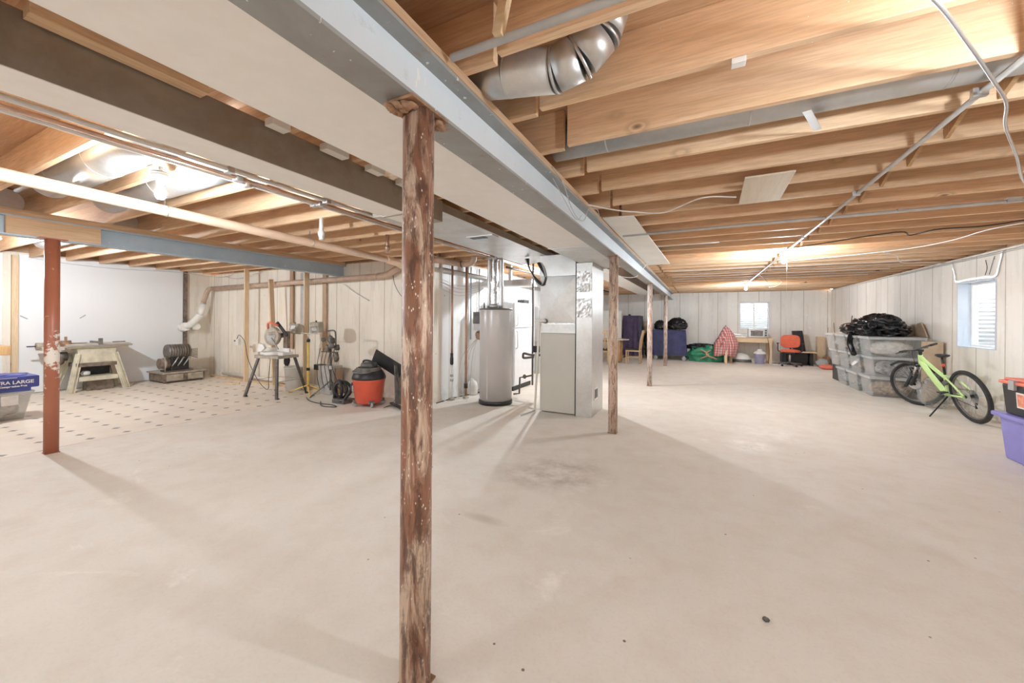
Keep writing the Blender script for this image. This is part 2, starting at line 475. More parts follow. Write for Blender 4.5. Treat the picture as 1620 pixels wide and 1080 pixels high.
def emit(name, col, strength):
    k = N(name); k.put(k.b.inputs['Emission Color'], (*col, 1)); k.put(k.b.inputs['Emission Strength'], strength)
    return k.fin((.9, .9, .9), .5)
for _n, _k in (('bulb', 1.0), ('bulb_bright', 1.45), ('bulb_strong', 1.7), ('bulb_soft', .72), ('bulb_dim', .46)): M[_n] = emit(_n + '_glow', (.875, .965, 1.04), BULB*_k)

def clear(name, tint=(.86, .86, .85), body=.35, rough=.18):
    k = N(name)
    v = k.rvec(k.coord()); f = k.noise(v, 5, 4)
    k.fin(k.mix(k.ramp(f, (.3, 0.), (.7, 1.)), tint, tuple(x*.9 for x in tint)), rough)
    tr = k.n('ShaderNodeBsdfTransparent'); tr.inputs[0].default_value = (.95, .95, .94, 1)
    mx = k.n('ShaderNodeMixShader'); mx.inputs[0].default_value = body
    fr = k.n('ShaderNodeLayerWeight'); fr.inputs[0].default_value = .25
    k.put(mx.inputs[0], k.math('MINIMUM', k.math('ADD', body, k.math('MULTIPLY', fr.outputs['Facing'], .5)), 1.))
    k.t.links.new(tr.outputs[0], mx.inputs[1]); k.t.links.new(k.b.outputs[0], mx.inputs[2]); k.t.links.new(mx.outputs[0], k.out.inputs[0])
    return k.m
M['tub'] = clear('clear_tub_plastic', (.88, .88, .88), .10)
M['tublid'] = clear('clear_lid_plastic', (.9, .9, .9), .4)
M['glass'] = clear('window_glass', (.9, .94, .96), .06, .02)

M['white'] = plain('white_enamel', (.86, .87, .89), .3, 0, .03)
M['whiteplastic'] = plain('white_plastic', (.84, .83, .80), .4, 0, .06)
M['pvc'] = plain('white_pvc', (.86, .84, .80), .35, 0, .06)
M['pvctan'] = plain('tan_pvc', (.78, .57, .42), .38, 0, .06, 3)
M['pvcbrown'] = plain('brown_pvc', (.52, .38, .29), .5, 0, .2, 6)
M['heater'] = plain('heater_grey_enamel', (.60, .575, .57), .3, .1, .05, 2)
M['beige'] = plain('furnace_beige', (.56, .555, .50), .42, 0, .04, 2)
M['black'] = plain('black_plastic', (.025, .025, .027), .4, 0, .3)
M['rubber'] = plain('black_rubber', (.03, .03, .03), .7, 0, .3, 20)
M['bag'] = plain('black_bag_film', (.018, .018, .020), .16, 0, .4, 7, .4)
M['grey'] = plain('grey_plastic', (.45, .45, .44), .45, 0, .15)
M['darkgrey'] = plain('dark_grey_metal', (.17, .16, .15), .5, .3, .35, 12)
M['dust'] = plain('dusty_cast_metal', (.42, .38, .31), .6, .2, .3, 10)
M['sawbeige'] = plain('saw_beige_paint', (.60, .56, .44), .5, .05, .2, 7)
M['sawtop'] = plain('saw_table_iron', (.62, .58, .50), .4, .4, .2, 7)
M['sawdark'] = plain('saw_dark_brown', (.22, .17, .13), .6, .1, .45, 12)
M['red'] = plain('red_plastic', (.72, .12, .07), .38, 0, .1, 5)
M['redlid'] = plain('coral_red_plastic', (.78, .20, .13), .45, 0, .1, 5)
M['purple'] = plain('violet_blue_plastic', (.27, .25, .60), .42, 0, .07, 4)
M['lav'] = plain('lavender_plastic', (.58, .58, .82), .4, 0, .06)
M['navy'] = plain('navy_cloth', (.06, .065, .15), .9, 0, .25, 5, .2)
M['violet'] = plain('violet_cloth', (.085, .06, .115), .9, 0, .25, 5, .2)
M['bluebox'] = plain('blue_package', (.05, .07, .28), .35, 0, .15, 5)
M['green'] = plain('green_tarp', (.04, .27, .15), .35, 0, .35, 9, .5)
M['gold'] = plain('gold_brown_print', (.42, .30, .18), .45, 0, .2, 9)
M['lime'] = plain('lime_paint', (.62, .86, .36), .25, 0, .05, 4)
M['yellow'] = plain('yellow_paint', (.80, .60, .17), .45, 0, .2, 6)
M['coral'] = plain('coral_upholstery', (.72, .16, .09), .85, 0, .1, 20)
M['card'] = plain('brown_cardboard', (.55, .43, .30), .8, 0, .12, 4)
M['paper'] = plain('pale_paper', (.80, .79, .77), .6, 0, .15, 8)
M['cream'] = plain('cream_board', (.82, .80, .74), .6, 0, .05, 3)
M['label'] = plain('white_label', (.88, .88, .9), .5, 0, .03)
M['orangelabel'] = plain('orange_label', (.80, .30, .20), .5, 0, .25, 25)
M['ceramic'] = plain('white_ceramic', (.88, .86, .82), .25, 0, .04)
M['cable'] = plain('grey_cable', (.55, .54, .52), .5, 0, .1)
M['cablewhite'] = plain('white_cable', (.82, .80, .76), .5, 0, .1)
M['cableblack'] = plain('black_cable', (.05, .045, .04), .5, 0, .2)
M['rust'] = plain('rusty_steel', (.34, .20, .12), .7, .2, .5, 14, .3)
M['stuffA'] = plain('mixed_contents_grey', (.36, .36, .38), .8, 0, .7, 16)
M['stuffB'] = plain('mixed_contents_warm', (.50, .38, .28), .8, 0, .7, 16)
M['stuffC'] = plain('mixed_contents_pale', (.74, .72, .70), .8, 0, .25, 16)
M['stuffD'] = plain('mixed_contents_olive', (.30, .33, .24), .8, 0, .6, 16)
M['shade'] = plain('reveal_daylight_tint', (.62, .68, .76), .6, 0, .06, 3)  # blue cast of the daylight is put into the reveal colour
def plaid():
    k = N('plaid_cloth'); v = k.coord(); x, y, z = k.xyz(v)
    a = k.ramp(k.math('FRACT', k.math('MULTIPLY', k.math('ADD', x, y), 14.)), (.30, 0.), (.34, 1.), (.62, 1.), (.66, 0.))
    b = k.ramp(k.math('FRACT', k.math('MULTIPLY', z, 12.)), (.4, 0.), (.45, 1.), (.7, 1.), (.75, 0.))
    c = k.mix(a, (.52, .17, .15), (.70, .50, .46)); c = k.mix(k.math('MULTIPLY', b, .55), c, (.20, .10, .13))
    return k.fin(c, .9)
M['plaid'] = plaid()
def corr():
    k = N('window_well_steel'); p = k.pos(); z = k.xyz(p)[2]
    s = k.math('SINE', k.math('MULTIPLY', z, 2*PI/.068))
    k.bump(s, .8, .02)
    return k.fin((.80, .82, .84), .5, .1)
M['well'] = corr()
# ================================================================= THE SHELL
ZC = 2.425           # underside of the joists
ZD = 2.665           # underside of the subfloor
XL, XR, YB, YF, YM, XU = -10.7, 3.75, -4.0, 15.4, 5.0, -3.91
def st(mb, name, mat, **k): return mb.build(name, mat, kind='structure', **k)
st(MB().box(XL-.2, XR+.25, YB-.2, YF+.2, -.12, 0), 'floor', M['floor'])
st(MB().box(XL, -6.05, YB, YM, .0, .004), 'floor_vinyl', M['tile'])
st(MB().box(XL-.2, XR+.25, YB-.2, YF+.25, ZD, ZD+.03), 'ceiling', M['deck'])
def wall_hole(axis, a0, a1, t0, t1, z1, hole):
    """wall along axis from a0 to a1, thickness t0..t1, with a window hole (h0,h1,hz0,hz1)"""
    m = MB(); h0, h1, z0h, z1h = hole
    def b(u0, u1, w0, w1):
        if axis == 'x': m.box(u0, u1, t0, t1, w0, w1)
        else: m.box(t0, t1, u0, u1, w0, w1)
    b(a0, h0, 0, z1); b(h1, a1, 0, z1); b(h0, h1, 0, z0h); b(h0, h1, z1h, z1)
    return m
ZW = 2.40
st(wall_hole('x', XU-.2, XR+.22, YF, YF+.22, ZW, (1.22, 2.10, 1.10, 2.04)), 'wall_far', M['wall_far'])
st(wall_hole('y', YB, YF, XR, XR+.22, ZW, (7.84, 8.74, .995, 2.02)), 'wall_right', M['wall_right'])
st(MB().box(XL, XU, YM, YM+.2, 0, ZW), 'wall_workshop', M['wall_mid'])
st(MB().box(XU-.2, XU, YM+.2, YF, 0, ZW), 'wall_utility', M['wall_util'])
st(MB().box(XL-.2, XL, YB, YM+.2, 0, 2.50), 'wall_left', M['wall_mid'])
st(MB().box(XL-.2, XR+.22, YB-.2, YB, 0, ZW), 'wall_back', M['wall_right'])
# sill plates and rim joists over the walls
st(MB().box(XU, XR, YF+.02, YF+.18, ZW, ZC).box(XU, XR, YF+.12, YF+.16, ZC, ZD), 'trim_far', M['plate'])
st(MB().box(XR+.02, XR+.2, YB, YF, ZW, ZC).box(XR+.10, XR+.14, YB, YF, ZC, ZD), 'trim_right', M['plate'])
st(MB().box(XL, XU-.02, YM+.02, YM+.18, ZW, ZC).box(XL, XU-.02, YM+.1, YM+.14, ZC, ZD), 'trim_workshop', M['plate'])
st(MB().box(XU-.18, XU-.02, YM+.18, YF, ZW, ZC).box(XU-.14, XU-.1, YM+.14, YF, ZC, ZD), 'trim_utility', M['plate'])
st(MB().box(XL-.1, XL-.06, YB, YM, 2.50, ZD), 'trim_left', M['plate'])
st(MB().box(XL, XR, YB-.14, YB-.1, ZW, ZD), 'trim_back', M['plate'])
# painted board panels along the left wall, split by a bare stud
st(MB().box(XL+.005, XL+.03, 2.10, 4.45, .02, 2.47), 'wall_left_panel', M['panel'], bevel=.003)
st(MB().box(XL+.005, XL+.03, YB+.02, 1.93, .02, 2.47), 'wall_left_panel', M['panel'], bevel=.003)
st(MB().box(XL+.005, XL+.05, 4.47, 4.53, .0, 2.44), 'trim_panel_edge', M['sawdark'])
st(MB().box(XL+.005, XL+.09, 2.02, 2.09, .0, 2.44), 'trim_stud', M['stud'])

# ---------------------------------------------------------------- windows
def window(name, axis, a0, a1, z0, z1, t, sgn):
    """slider window: frame, two panes, seen inside its recess"""
    fr = MB(); w = .045
    def b(m, u0, u1, w0, w1, d0, d1):
        d0, d1 = sorted((t+sgn*d0, t+sgn*d1))
        if axis == 'x': m.box(u0, u1, d0, d1, w0, w1)
        else: m.box(d0, d1, u0, u1, w0, w1)
    b(fr, a0, a0+w, z0, z1, -.03, .04); b(fr, a1-w, a1, z0, z1, -.03, .04)
    b(fr, a0+w, a1-w, z0, z0+w, -.03, .04); b(fr, a0+w, a1-w, z1-w, z1, -.03, .04)
    mid = a0 + (a1-a0)*(.5 if axis == 'x' else .36); b(fr, mid-.02, mid+.02, z0+w, z1-w, -.015, .03)
    o = fr.build(name, M['whiteplastic'], kind='structure', bevel=.004)
    for u0, u1, d in ((a0+w, mid-.02, .0), (mid+.02, a1-w, .012)):
        g = MB(); b(g, u0, u1, z0+w, z1-w, d, d+.004)
        g.v = [(p[0]-o.location.x, p[1]-o.location.y, p[2]-o.location.z) for p in g.v]
        g.build('pane', M['glass'], o)
    return o
window('window_1', 'x', 1.22, 2.10, 1.10, 2.04, YF+.10, 1)
window('window_2', 'y', 7.84, 8.74, .995, 2.02, XR+.17, 1)
# steel buck lining each opening
def buck(name, axis, a0, a1, z0, z1, t0, t1):
    m = MB(); e = .012
    def b(u0, u1, w0, w1):
        if axis == 'x': m.box(u0, u1, t0, t1, w0, w1)
        else: m.box(t0, t1, u0, u1, w0, w1)
    b(a0-e, a0, z0-e, z1+e); b(a1, a1+e, z0-e, z1+e); b(a0, a1, z0-e, z0); b(a0, a1, z1, z1+e)
    m.v = [tuple(p) for p in m.v]
    return m.build(name, M['shade'], kind='structure')
buck('trim_window_1', 'x', 1.232, 2.088, 1.112, 2.028, YF-.012, YF+.22)
buck('trim_window_2', 'y', 7.852, 8.728, 1.007, 2.008, XR-.012, XR+.22)
# corrugated steel wells outside both windows
def well(name, axis, c, t):
    m = MB(); n = 20; R = .78; pts = []
    for i in range(n+1):
        a = PI*i/n; pts.append((c - R*math.cos(a), t + R*.9*math.sin(a)))
    v = []
    for u, w in pts:
        for z in (.75, 2.75): v.append((u, w, z) if axis == 'x' else (w, u, z))
    m.add(v, [(2*i, 2*i+1, 2*i+3, 2*i+2) for i in range(n)], True)
    m.build(name, M['well'], kind='structure', thick=.004)
    g = [(u, w) for u, w in pts]
    gm = MB(); base = [((u, w, .80) if axis == 'x' else (w, u, .80)) for u, w in g]
    gm.add(base + [(p[0], p[1], .76) for p in base], [list(range(n+1)), list(range(n+1, 2*n+2))[::-1]])
    gm.build(name+'_gravel', M['grey'], kind='structure')
well('window_well_1', 'x', 1.66, YF+.23)
well('window_well_2', 'y', 8.29, XR+.23)
# loose foil tape dressing round the right window
def strip(pts, w, name, mat, label, cat, nrm, group=None, amp=.004):
    """flat tape following pts; nrm is the surface normal"""
    m = MB(); nv = Vector(nrm); pts = smooth(pts, 8); v = []
    for i, p in enumerate(pts):
        d = (pts[min(i+1, len(pts)-1)] - pts[max(i-1, 0)]).normalized(); s = d.cross(nv).normalized()
        q = p + nv*(.004 + amp*noise.noise(p*23))
        v += [q - s*w/2, q + s*w/2, q + s*w/2 + nv*.003, q - s*w/2 + nv*.003]
    f = []
    for i in range(len(pts)-1):
        a = 4*i; b = a+4
        f += [(a, b, b+1, a+1), (a+1, b+1, b+2, a+2), (a+2, b+2, b+3, a+3), (a+3, b+3, b, a)]
    f += [(0, 1, 2, 3), tuple(len(v)-4+j for j in (3, 2, 1, 0))]
    return m.add(v, f).build(name, mat, label=label, cat=cat, group=group)
strip([(3.738, 8.88, 2.36), (3.738, 8.80, 2.16), (3.738, 8.76, 2.05), (3.738, 8.5, 2.05), (3.738, 8.1, 2.05), (3.738, 7.84, 2.05), (3.738, 7.78, 2.16), (3.738, 7.70, 2.38)],
      .03, 'foil_tape', M['foil'], 'crinkled silver foil tape horned round the top of the right window', 'tape', (-1, 0, 0))

# ================================================================= JOISTS
YJ = lambda i: 1.773 + .437 * i
ordn = {0: 'wide golden joist the round duct elbow hangs beside', 1: 'broad pale joist with dark round knots in front of the long oval duct',
        -1: 'deep brown joist above the thin metal tube at the top'}
for i in range(-5, 32):
    y = YJ(i)
    if y > YF - .05: break
    m = MB().box(-.72, XR+.09, y-.038, y, ZC, ZD)
    lab = {0: 'golden pine joist carrying the round duct elbow, nearest joist to the steel pole',
           1: 'broad pale pine joist with dark round knots just before the long oval duct',
           -1: 'shaded brown pine joist behind the slim metal tube at the top edge',
           2: 'pine joist directly behind the long grey round duct', 3: 'pine joist over the near edge of the small plywood ceiling board',
           4: 'pine joist across the middle of the small plywood ceiling board', 7: 'pine joist touching the straight conduit that crosses the right ceiling'}.get(i)
    o = m.build('floor_joist', M['joist'], bevel=.003, cat='joist', label=lab or 'exposed pine floor joist, one of the parallel rows above the open right side')
    if lab is None: o['group'] = 'pine joists over the right side'
for i in range(-6, 32):
    y = YJ(i)
    if y > YF - .05: break
    x0 = XL+.02 if y < YM - .02 else XU-.08
    m = MB().box(x0, -.755, y+.001, y+.038, ZC, ZD)
    o = m.build('floor_joist', M['joist'], bevel=.003, cat='joist',
                label='exposed pine floor joist, one of the parallel rows left of the long steel beam')
    o['group'] = 'pine joists over the left side'
# cross bridging near the middle of the right span
for i in range(1, 22):
    y0, y1 = YJ(i), YJ(i+1)-.038
    xb = 1.22
    t = thing('joist_bridging', 'crossed wooden struts wedged between two joists under the diagonal tube', 'bridging', (xb, (y0+y1)/2, ZC), group='crossed struts between the joists')
    h = (y1-y0)/2
    MB().bar((-.031, -h+.004, .03), (-.031, h-.004, .20), .058, .019, (1, 0, 0)).build('strut', M['brace'], t)
    MB().bar((.031, -h+.004, .20), (.031, h-.004, .03), .058, .019, (1, 0, 0)).build('strut', M['brace'], t)

# ================================================================= STEEL BEAMS
def ibeam(y0, y1, xc, zb, zt, w, root, mats, gap=None):
    tw, tf = .010, .014
    MB().box(xc-tw/2, xc+tw/2, y0, y1, zb+tf, zt-tf).build('web', mats[0], root)
    MB().box(xc-w/2, xc+w/2, y0, y1, zb, zb+tf).build('bottom_flange', mats[1], root)
    MB().box(xc-w/2, xc+w/2, y0, y1, zt-tf, zt).build('top_flange', mats[1], root)
XB = -.983
b1 = thing('steel_beam', 'long pale blue steel beam on four rusty poles running down the middle of the basement', 'beam')
ibeam(YB, YF-.03, XB, 2.168, 2.388, .146, b1, (M['beamweb'], M['beamflange']))
MB().box(XB-.075, XB+.078, YB, YF-.03, 2.388, ZC).build('nailer_board', M['plate'], b1)
XB2 = -6.045
b2 = thing('steel_beam', 'slate blue steel beam over the workshop ending in the concrete wall', 'beam')
ibeam(YB, YM+.02, XB2, 2.168, 2.366, .13, b2, (M['bluebeam'], M['bluebeam']))
MB().box(XB2-.07, XB2+.075, YB, YM-.02, 2.366, ZC).build('nailer_board', M['plate'], b2)
MB().box(XB2+.006, XB2+.063, 1.10, 1.745, 2.170, 2.362).build('wood_infill', M['rawy'], b2, bevel=.003)

# ================================================================= POSTS
def post(name, x, y, r, mat, zt, label, plate=True, pm=None, round_=True):
    t = thing(name, label, 'post', (x, y, 0))
    m = MB().cyl((0, 0, .006), (0, 0, zt-.012), r, n=32)
    m.build('shaft', mat, t)
    if plate:
        MB().obox((0, 0, zt-.006), (r*2.1, r*3.6, .012)).build('top_plate', pm or M['rust'], t, bevel=.002)
    MB().obox((0, 0, .003), (r*1.9, r*1.9, .006)).build('base_plate', pm or M['rust'], t)
    return t
p1 = post('steel_post', -.96, 1.128, .058, M['postrust'], 2.168, 'tall flaking rust brown steel pole closest to the camera', pm=M['rust'])
for d in (-1, 1):
    m = MB()
    for i in range(14): m.blob((random.uniform(-.05, .05), d*random.uniform(.06, .11), 2.148+random.uniform(-.010, .004)), (.017, .024, .010), .5, 3, i, 8, 6)
    m.build('weld_rust', M['rust'], p1)
post('steel_post', -.956, 4.73, .055, M['postpale'], 2.168, 'speckled rusty steel pole standing right beside the furnace')
post('steel_post', -.956, 8.49, .052, M['postpink'], 2.168, 'worn tan steel pole second behind the furnace, between table and blue cart')
post('steel_post', -.953, 12.5, .055, M['postpink'], 2.168, 'farthest dusty pink steel pole in front of the navy covered cart')
post('steel_post', -5.885, 1.37, .053, M['postred'], 2.168, 'red oxide painted steel pole on the left with scraped white patches', pm=M['postred'])

# ================================================================= DUCTS
XD = -1.568
d1 = thing('trunk_duct', 'wide pale sheet metal trunk duct tucked along the left of the main beam', 'duct')
m = MB().box(XD, -1.066, YB, 4.1, 2.20, 2.415); m.build('duct_section', M['ductpale'], d1)
m = MB().box(XD, -1.066, 4.105, 5.98, 2.20, 2.415); m.build('duct_section', M['galv'], d1)
m = MB()
for k, y in enumerate((4.1,)): m.box(XD-.004, -1.062, y-.009, y+.009, 2.192, 2.2)
m.build('drive_cleat', M['galv'], d1)
d2 = thing('return_duct', 'second lower trunk duct with brown stained side, stepping shallower past the near pole', 'duct')
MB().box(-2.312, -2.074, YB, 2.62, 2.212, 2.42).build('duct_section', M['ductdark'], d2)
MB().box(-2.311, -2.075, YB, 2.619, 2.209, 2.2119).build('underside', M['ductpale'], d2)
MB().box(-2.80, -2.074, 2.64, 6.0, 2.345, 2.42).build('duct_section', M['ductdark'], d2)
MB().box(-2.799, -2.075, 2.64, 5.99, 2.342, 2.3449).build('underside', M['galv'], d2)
MB().box(-2.35, -2.04, 2.44, 2.72, 2.235, 2.42).build('damper_box', M['ductdark'], d2, bevel=.004)
m = MB()
for y in (.35, 2.3): MB().box(-2.318, -2.068, y-.012, y+.012, 2.205, 2.42).build('drive_cleat', M['ductdark'], d2)
reg = MB().box(-2.45, -2.10, 3.72, 3.86, 2.330, 2.342)
reg.build('register', M['steel'], d2, bevel=.003)
MB().box(-2.42, -2.22, 3.75, 3.83, 2.326, 2.330).build('register_opening', M['black'], d2)
d3 = thing('trunk_duct', 'far trunk duct with dark side running behind the furnace toward the back wall', 'duct')
MB().box(-1.75, -1.33, 6.05, 13.0, 2.20, 2.41).build('duct_section', M['duct'], d3)
MB().box(-1.749, -1.331, 6.05, 13.0, 2.197, 2.1999).build('underside', M['ductpale'], d3)
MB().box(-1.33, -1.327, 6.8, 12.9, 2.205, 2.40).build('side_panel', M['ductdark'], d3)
# wooden packing in the gap between the two trunks
m = MB().box(-2.06, -1.99, .41, .92, 2.385, ZC-.001)
m.build('packing_board', M['rawy'], label='long pale wooden packing board in the slot between the two trunk ducts', cat='board', bevel=.002)
for k, (y, l) in enumerate(((1.20, .10), (1.52, .16), (1.86, .12), (2.15, .2))):
    MB().box(-2.05, -1.985, y, y+l, 2.385, ZC-.001).build('packing_block', M['cream'], label='small white packing block in the slot between the trunk ducts', cat='block', group='white packing blocks between the ducts', bevel=.002)
# nailing strip left of the brown trunk
MB().box(-2.46, -2.42, YB, 1.7, 2.36, ZC-.001).build('nailing_strip', M['rawy'], label='long pine nailing strip fixed under the joists beside the brown duct', cat='board')
for k, y in enumerate((.83, 1.15, 1.42, 1.62, 1.95, 2.12, 2.38)):
    MB().box(-2.60, -2.50, y, y+.075, 2.375, ZC-.001).build('wood_block', M['rawx'], label='small pale wooden block wedged under the joists beside the brown duct', cat='block', group='wooden blocks beside the brown duct', bevel=.003)

# metal branch pipes in the joist bays
def branch(x0, x1, y, z, r, label, mat='galv', seams=True, group=None):
    t = thing('branch_duct', label, 'duct', ((x0+x1)/2, y, z), group=group)
    h = (x1-x0)/2
    MB().cyl((-h, 0, 0), (h, 0, 0), r, n=32).build('pipe', M[mat], t)
    if seams:
        x = -h+.35
        while x < h-.2: MB().cyl((x-.006, 0, 0), (x+.006, 0, 0), r*1.012, n=32).build('seam', M[mat], t); x += .76
    return t
t = branch(-.88, 3.6, 2.40, 2.552, .108, 'long dull grey round duct filling the bay behind the knotty joist', 'duct')
tape = MB()
for k in range(7): tape.obox((.46+.014*k, .02, -.106+.0004*k), (.010, .11, .003), (math.radians(10), 0, .5))
tape.build('tape_scrap', M['cablewhite'], t)
branch(-.85, .22, 5.75, 2.50, .075, 'short round duct end in a far joist bay near the main beam', 'duct')
branch(-5.0, -2.9, YJ(-1)-.18, 2.53, .13, 'bright round duct in the bay beside the bare bulb, nearest the camera')
branch(-5.2, -2.9, YJ(0)-.20, 2.53, .13, 'bright round duct in the bay just behind the bare bulb')
branch(-9.5, -6.2, YJ(-1)-.20, 2.53, .12, 'round metal duct in the bay above the red oxide pole')
branch(-9.0, -6.2, YJ(1)-.20, 2.53, .12, 'round metal duct beyond the slate blue beam over the white panel')
# grey panning sheet and conduit under the joists at the middle of the right side
t = thing('joist_conduit', 'straight grey metal conduit crossing the right ceiling under the joists', 'conduit', (1.45, 4.73, ZC-.018))
MB().cyl((-2.3, 0, 0), (2.25, .0, 0), .016, n=12).build('pipe', M['cable'], t)
MB().obox((.0+.2, 0, .008), (.05, .045, .03)).build('clip', M['steel'], t)
MB().obox((.9, 0, .008), (.08, .045, .04)).build('clip', M['cable'], t)
# round duct with segmented elbow beside the near joist
e = thing('duct_elbow', 'galvanised round duct with segmented elbow rising beside the golden joist', 'duct', (-.62, 1.535, 2.46))
R = .090
P = [Vector(p) for p in ((-.52, 0, .085), (.06, 0, -.010), (.165, 0, .012), (.245, 0, .085), (.275, 0, .165))]
for k in range(4):
    d = (P[k+1]-P[k]).normalized()*.002
    MB().cyl(P[k]+d, P[k+1]-d, R, R if k < 3 else R*.98, n=36).build('pipe' if k == 0 else 'elbow_gore', M['galv'], e)
    if k < 3:
        d = ((P[k+1]-P[k]).normalized() + (P[k+2]-P[k+1]).normalized()).normalized()*.006
        MB().cyl(P[k+1]-d, P[k+1]+d, R*1.04, n=36).build('seam', M['steel'], e)
q = P[0].lerp(P[1], .62); d = (P[1]-P[0]).normalized()*.004
MB().cyl(q-d, q+d, R*1.02, n=36).build('seam', M['galv'], e)
# slim tube along the first joist
MB().cyl((-.88, 1.225, 2.405), (1.6, 1.225, 2.405), .015, n=12).build('metal_tube', M['cable'], label='slim pale metal tube running along the top edge under the first joists', cat='tube')
MB().bar((-.66, 1.20, 2.405), (-.60, 1.20, 2.655), .035, .03, (0, 1, 0)).build('blocking_stick', M['rawx'], label='short pale stick standing against the brown joist at the top', cat='stick')

# ================================================================= BARE BULBS
def bulb(x, y, label, chain=0, box=True, mat='bulb', drop=.0):
    t = thing('ceiling_lamp', label, 'lamp', (x, y, ZC-.002-drop))
    if drop: MB().cyl((0, 0, -.01), (0, 0, drop), .012, n=10).build('hanging_stem', M['cablewhite'], t)
    if box: MB().lathe([(.052, 0), (.052, -.022), (.050, -.024)], n=24).build('junction_box', M['steel'], t)
    MB().lathe([(.056, -.024), (.058, -.034), (.044, -.046), (.024, -.052), (.022, -.080), (.018, -.082)], n=28).build('lamp_holder', M['ceramic'], t)
    pr = [(.004, -.186), (.018, -.182), (.028, -.168), (.031, -.150), (.028, -.132), (.018, -.108), (.013, -.084)]
    MB().lathe(pr, n=24).build('bulb', M[mat], t)
    if chain:
        MB().tube([(.035, 0, -.05), (.037, 0, -.2), (.036, 0, -chain)], .002, 6).build('pull_cord', M['cablewhite'], t)
    return t
bulb(-3.36, 1.27, 'glowing bare bulb in a white ceramic holder above the workshop side', mat='bulb_soft', drop=.04)
bulb(1.10, 6.80, 'glowing bare bulb with a long pull cord on the right side', chain=.7)
bulb(1.12, 12.2, 'farthest glowing bare bulb in front of the back wall window')
bulb(-8.2, 1.42, 'glowing bare bulb over the left edge behind the red pole', mat='bulb_strong')
bulb(-2.63, 7.26, 'bare bulb hidden behind the furnace lighting the refrigerator', mat='bulb_bright')
bulb(1.12, 1.40, 'bare bulb just beside the camera, out of the picture', mat='bulb_dim', drop=.08)
bulb(-3.4, -2.4, 'unseen bare bulb assumed behind the camera on the workshop side', mat='bulb_soft', drop=.1)  # assumed bulb, never in view; lights the room from behind
bulb(1.1, -2.6, 'unseen bare bulb assumed behind the camera on the open side', mat='bulb_soft', drop=.1)  # second assumed bulb, likewise out of view
# ================================================================= PIPES, CONDUITS AND WIRES
def wire(name, pts, r, mat, label, cat='cable', k=8, group=None, n=6):
    return MB().tube(smooth(pts, k), r, n).build(name, M[mat], label=label, cat=cat, group=group)
t = thing('drain_pipe', 'thick tan drain pipe slung under the joists behind the near light bulb', 'pipe', (-4.18, 0, 0))
MB().tube([(0, YB+.3, 2.40), (0, .7, 2.325), (0, 3.4, 2.272), (0, 4.2, 2.262)], .046, 20).build('pipe', M['pvctan'], t)
for y in (1.62, 3.0):
    z = 2.325 - (y-.7)*.0195
    MB().torus((0, y, z), .049, .004, 'y', 28, 6).build('hanger_strap', M['steel'], t)
    MB().bar((-.03, y, z+.04), (-.03, y, ZC), .02, .003, (0, 1, 0)).build('hanger_tail', M['steel'], t)
MB().tube(smooth([(0, 4.2, 2.262), (.0, 4.42, 2.24), (.05, 4.62, 2.16), (.02, 4.72, 2.12)], 5), .052, 18).build('elbow', M['pvctan'], t)
t = thing('waste_pipe', 'brown waste pipe running along the workshop wall and down to a white elbow', 'pipe', (0, 4.85, 0))
MB().tube(smooth([(-4.45, -.0, 2.27), (-4.62, 0, 2.20), (-4.80, 0, 2.13), (-5.0, 0, 2.115)], 4), .055, 18).build('elbow', M['pvcbrown'], t)
MB().tube([(-5.0, 0, 2.115), (-10.28, 0, 2.06)], .048, 18).build('pipe', M['pvcbrown'], t)
MB().tube(smooth([(-10.28, 0, 2.06), (-10.38, -.02, 2.04), (-10.42, -.05, 1.95), (-10.45, -.10, 1.72)], 5), .050, 18).build('elbow', M['pvcbrown'], t)
MB().torus((-10.45, -.10, 1.70), .056, .009, 'z', 24, 8).build('coupling', M['steel'], t)
MB().tube([(-10.45, -.10, 1.70), (-10.47, -.16, 1.42)], .058, 20).build('white_section', M['pvc'], t)
MB().tube(smooth([(-10.47, -.16, 1.45), (-10.49, -.22, 1.34), (-10.53, -.34, 1.20), (-10.60, -.38, 1.17)], 5), .072, 20).build('white_elbow', M['pvc'], t)
MB().cyl((-10.54, -.40, 1.17), (-10.69, -.40, 1.15), .095, .105, 28).build('wall_socket', M['pvc'], t)
MB().cyl((-10.50, -.20, 1.17), (-10.62, -.20, 1.15), .075, .085, 24).build('wall_socket', M['pvc'], t)
# thin wires stapled over the workshop wall
wire('wall_wire', [(-9.9, 4.93, 2.35), (-9.6, 4.9, 2.28), (-9.2, 4.9, 2.27), (-8.8, 4.92, 2.33), (-8.5, 4.95, 2.38)], .007, 'cable', 'grey cable sagging above the brown waste pipe near the corner')
wire('wall_wire', [(XL+.06, 2.2, 2.42), (XL+.06, 2.7, 2.37), (XL+.06, 3.4, 2.36), (XL+.06, 4.2, 2.40), (XL+.2, 4.8, 2.37), (-10.0, 4.93, 2.33), (-9.6, 4.95, 2.38)], .006, 'cable', 'thin cable strung across the top of the white painted panel')
wire('loose_wire', [(-4.75, 4.93, 2.22), (-4.66, 4.9, 1.95), (-4.45, 4.9, 1.72), (-4.1, 4.92, 1.66)], .005, 'cableblack', 'thin dark wire looping down the workshop wall beside the near pole')
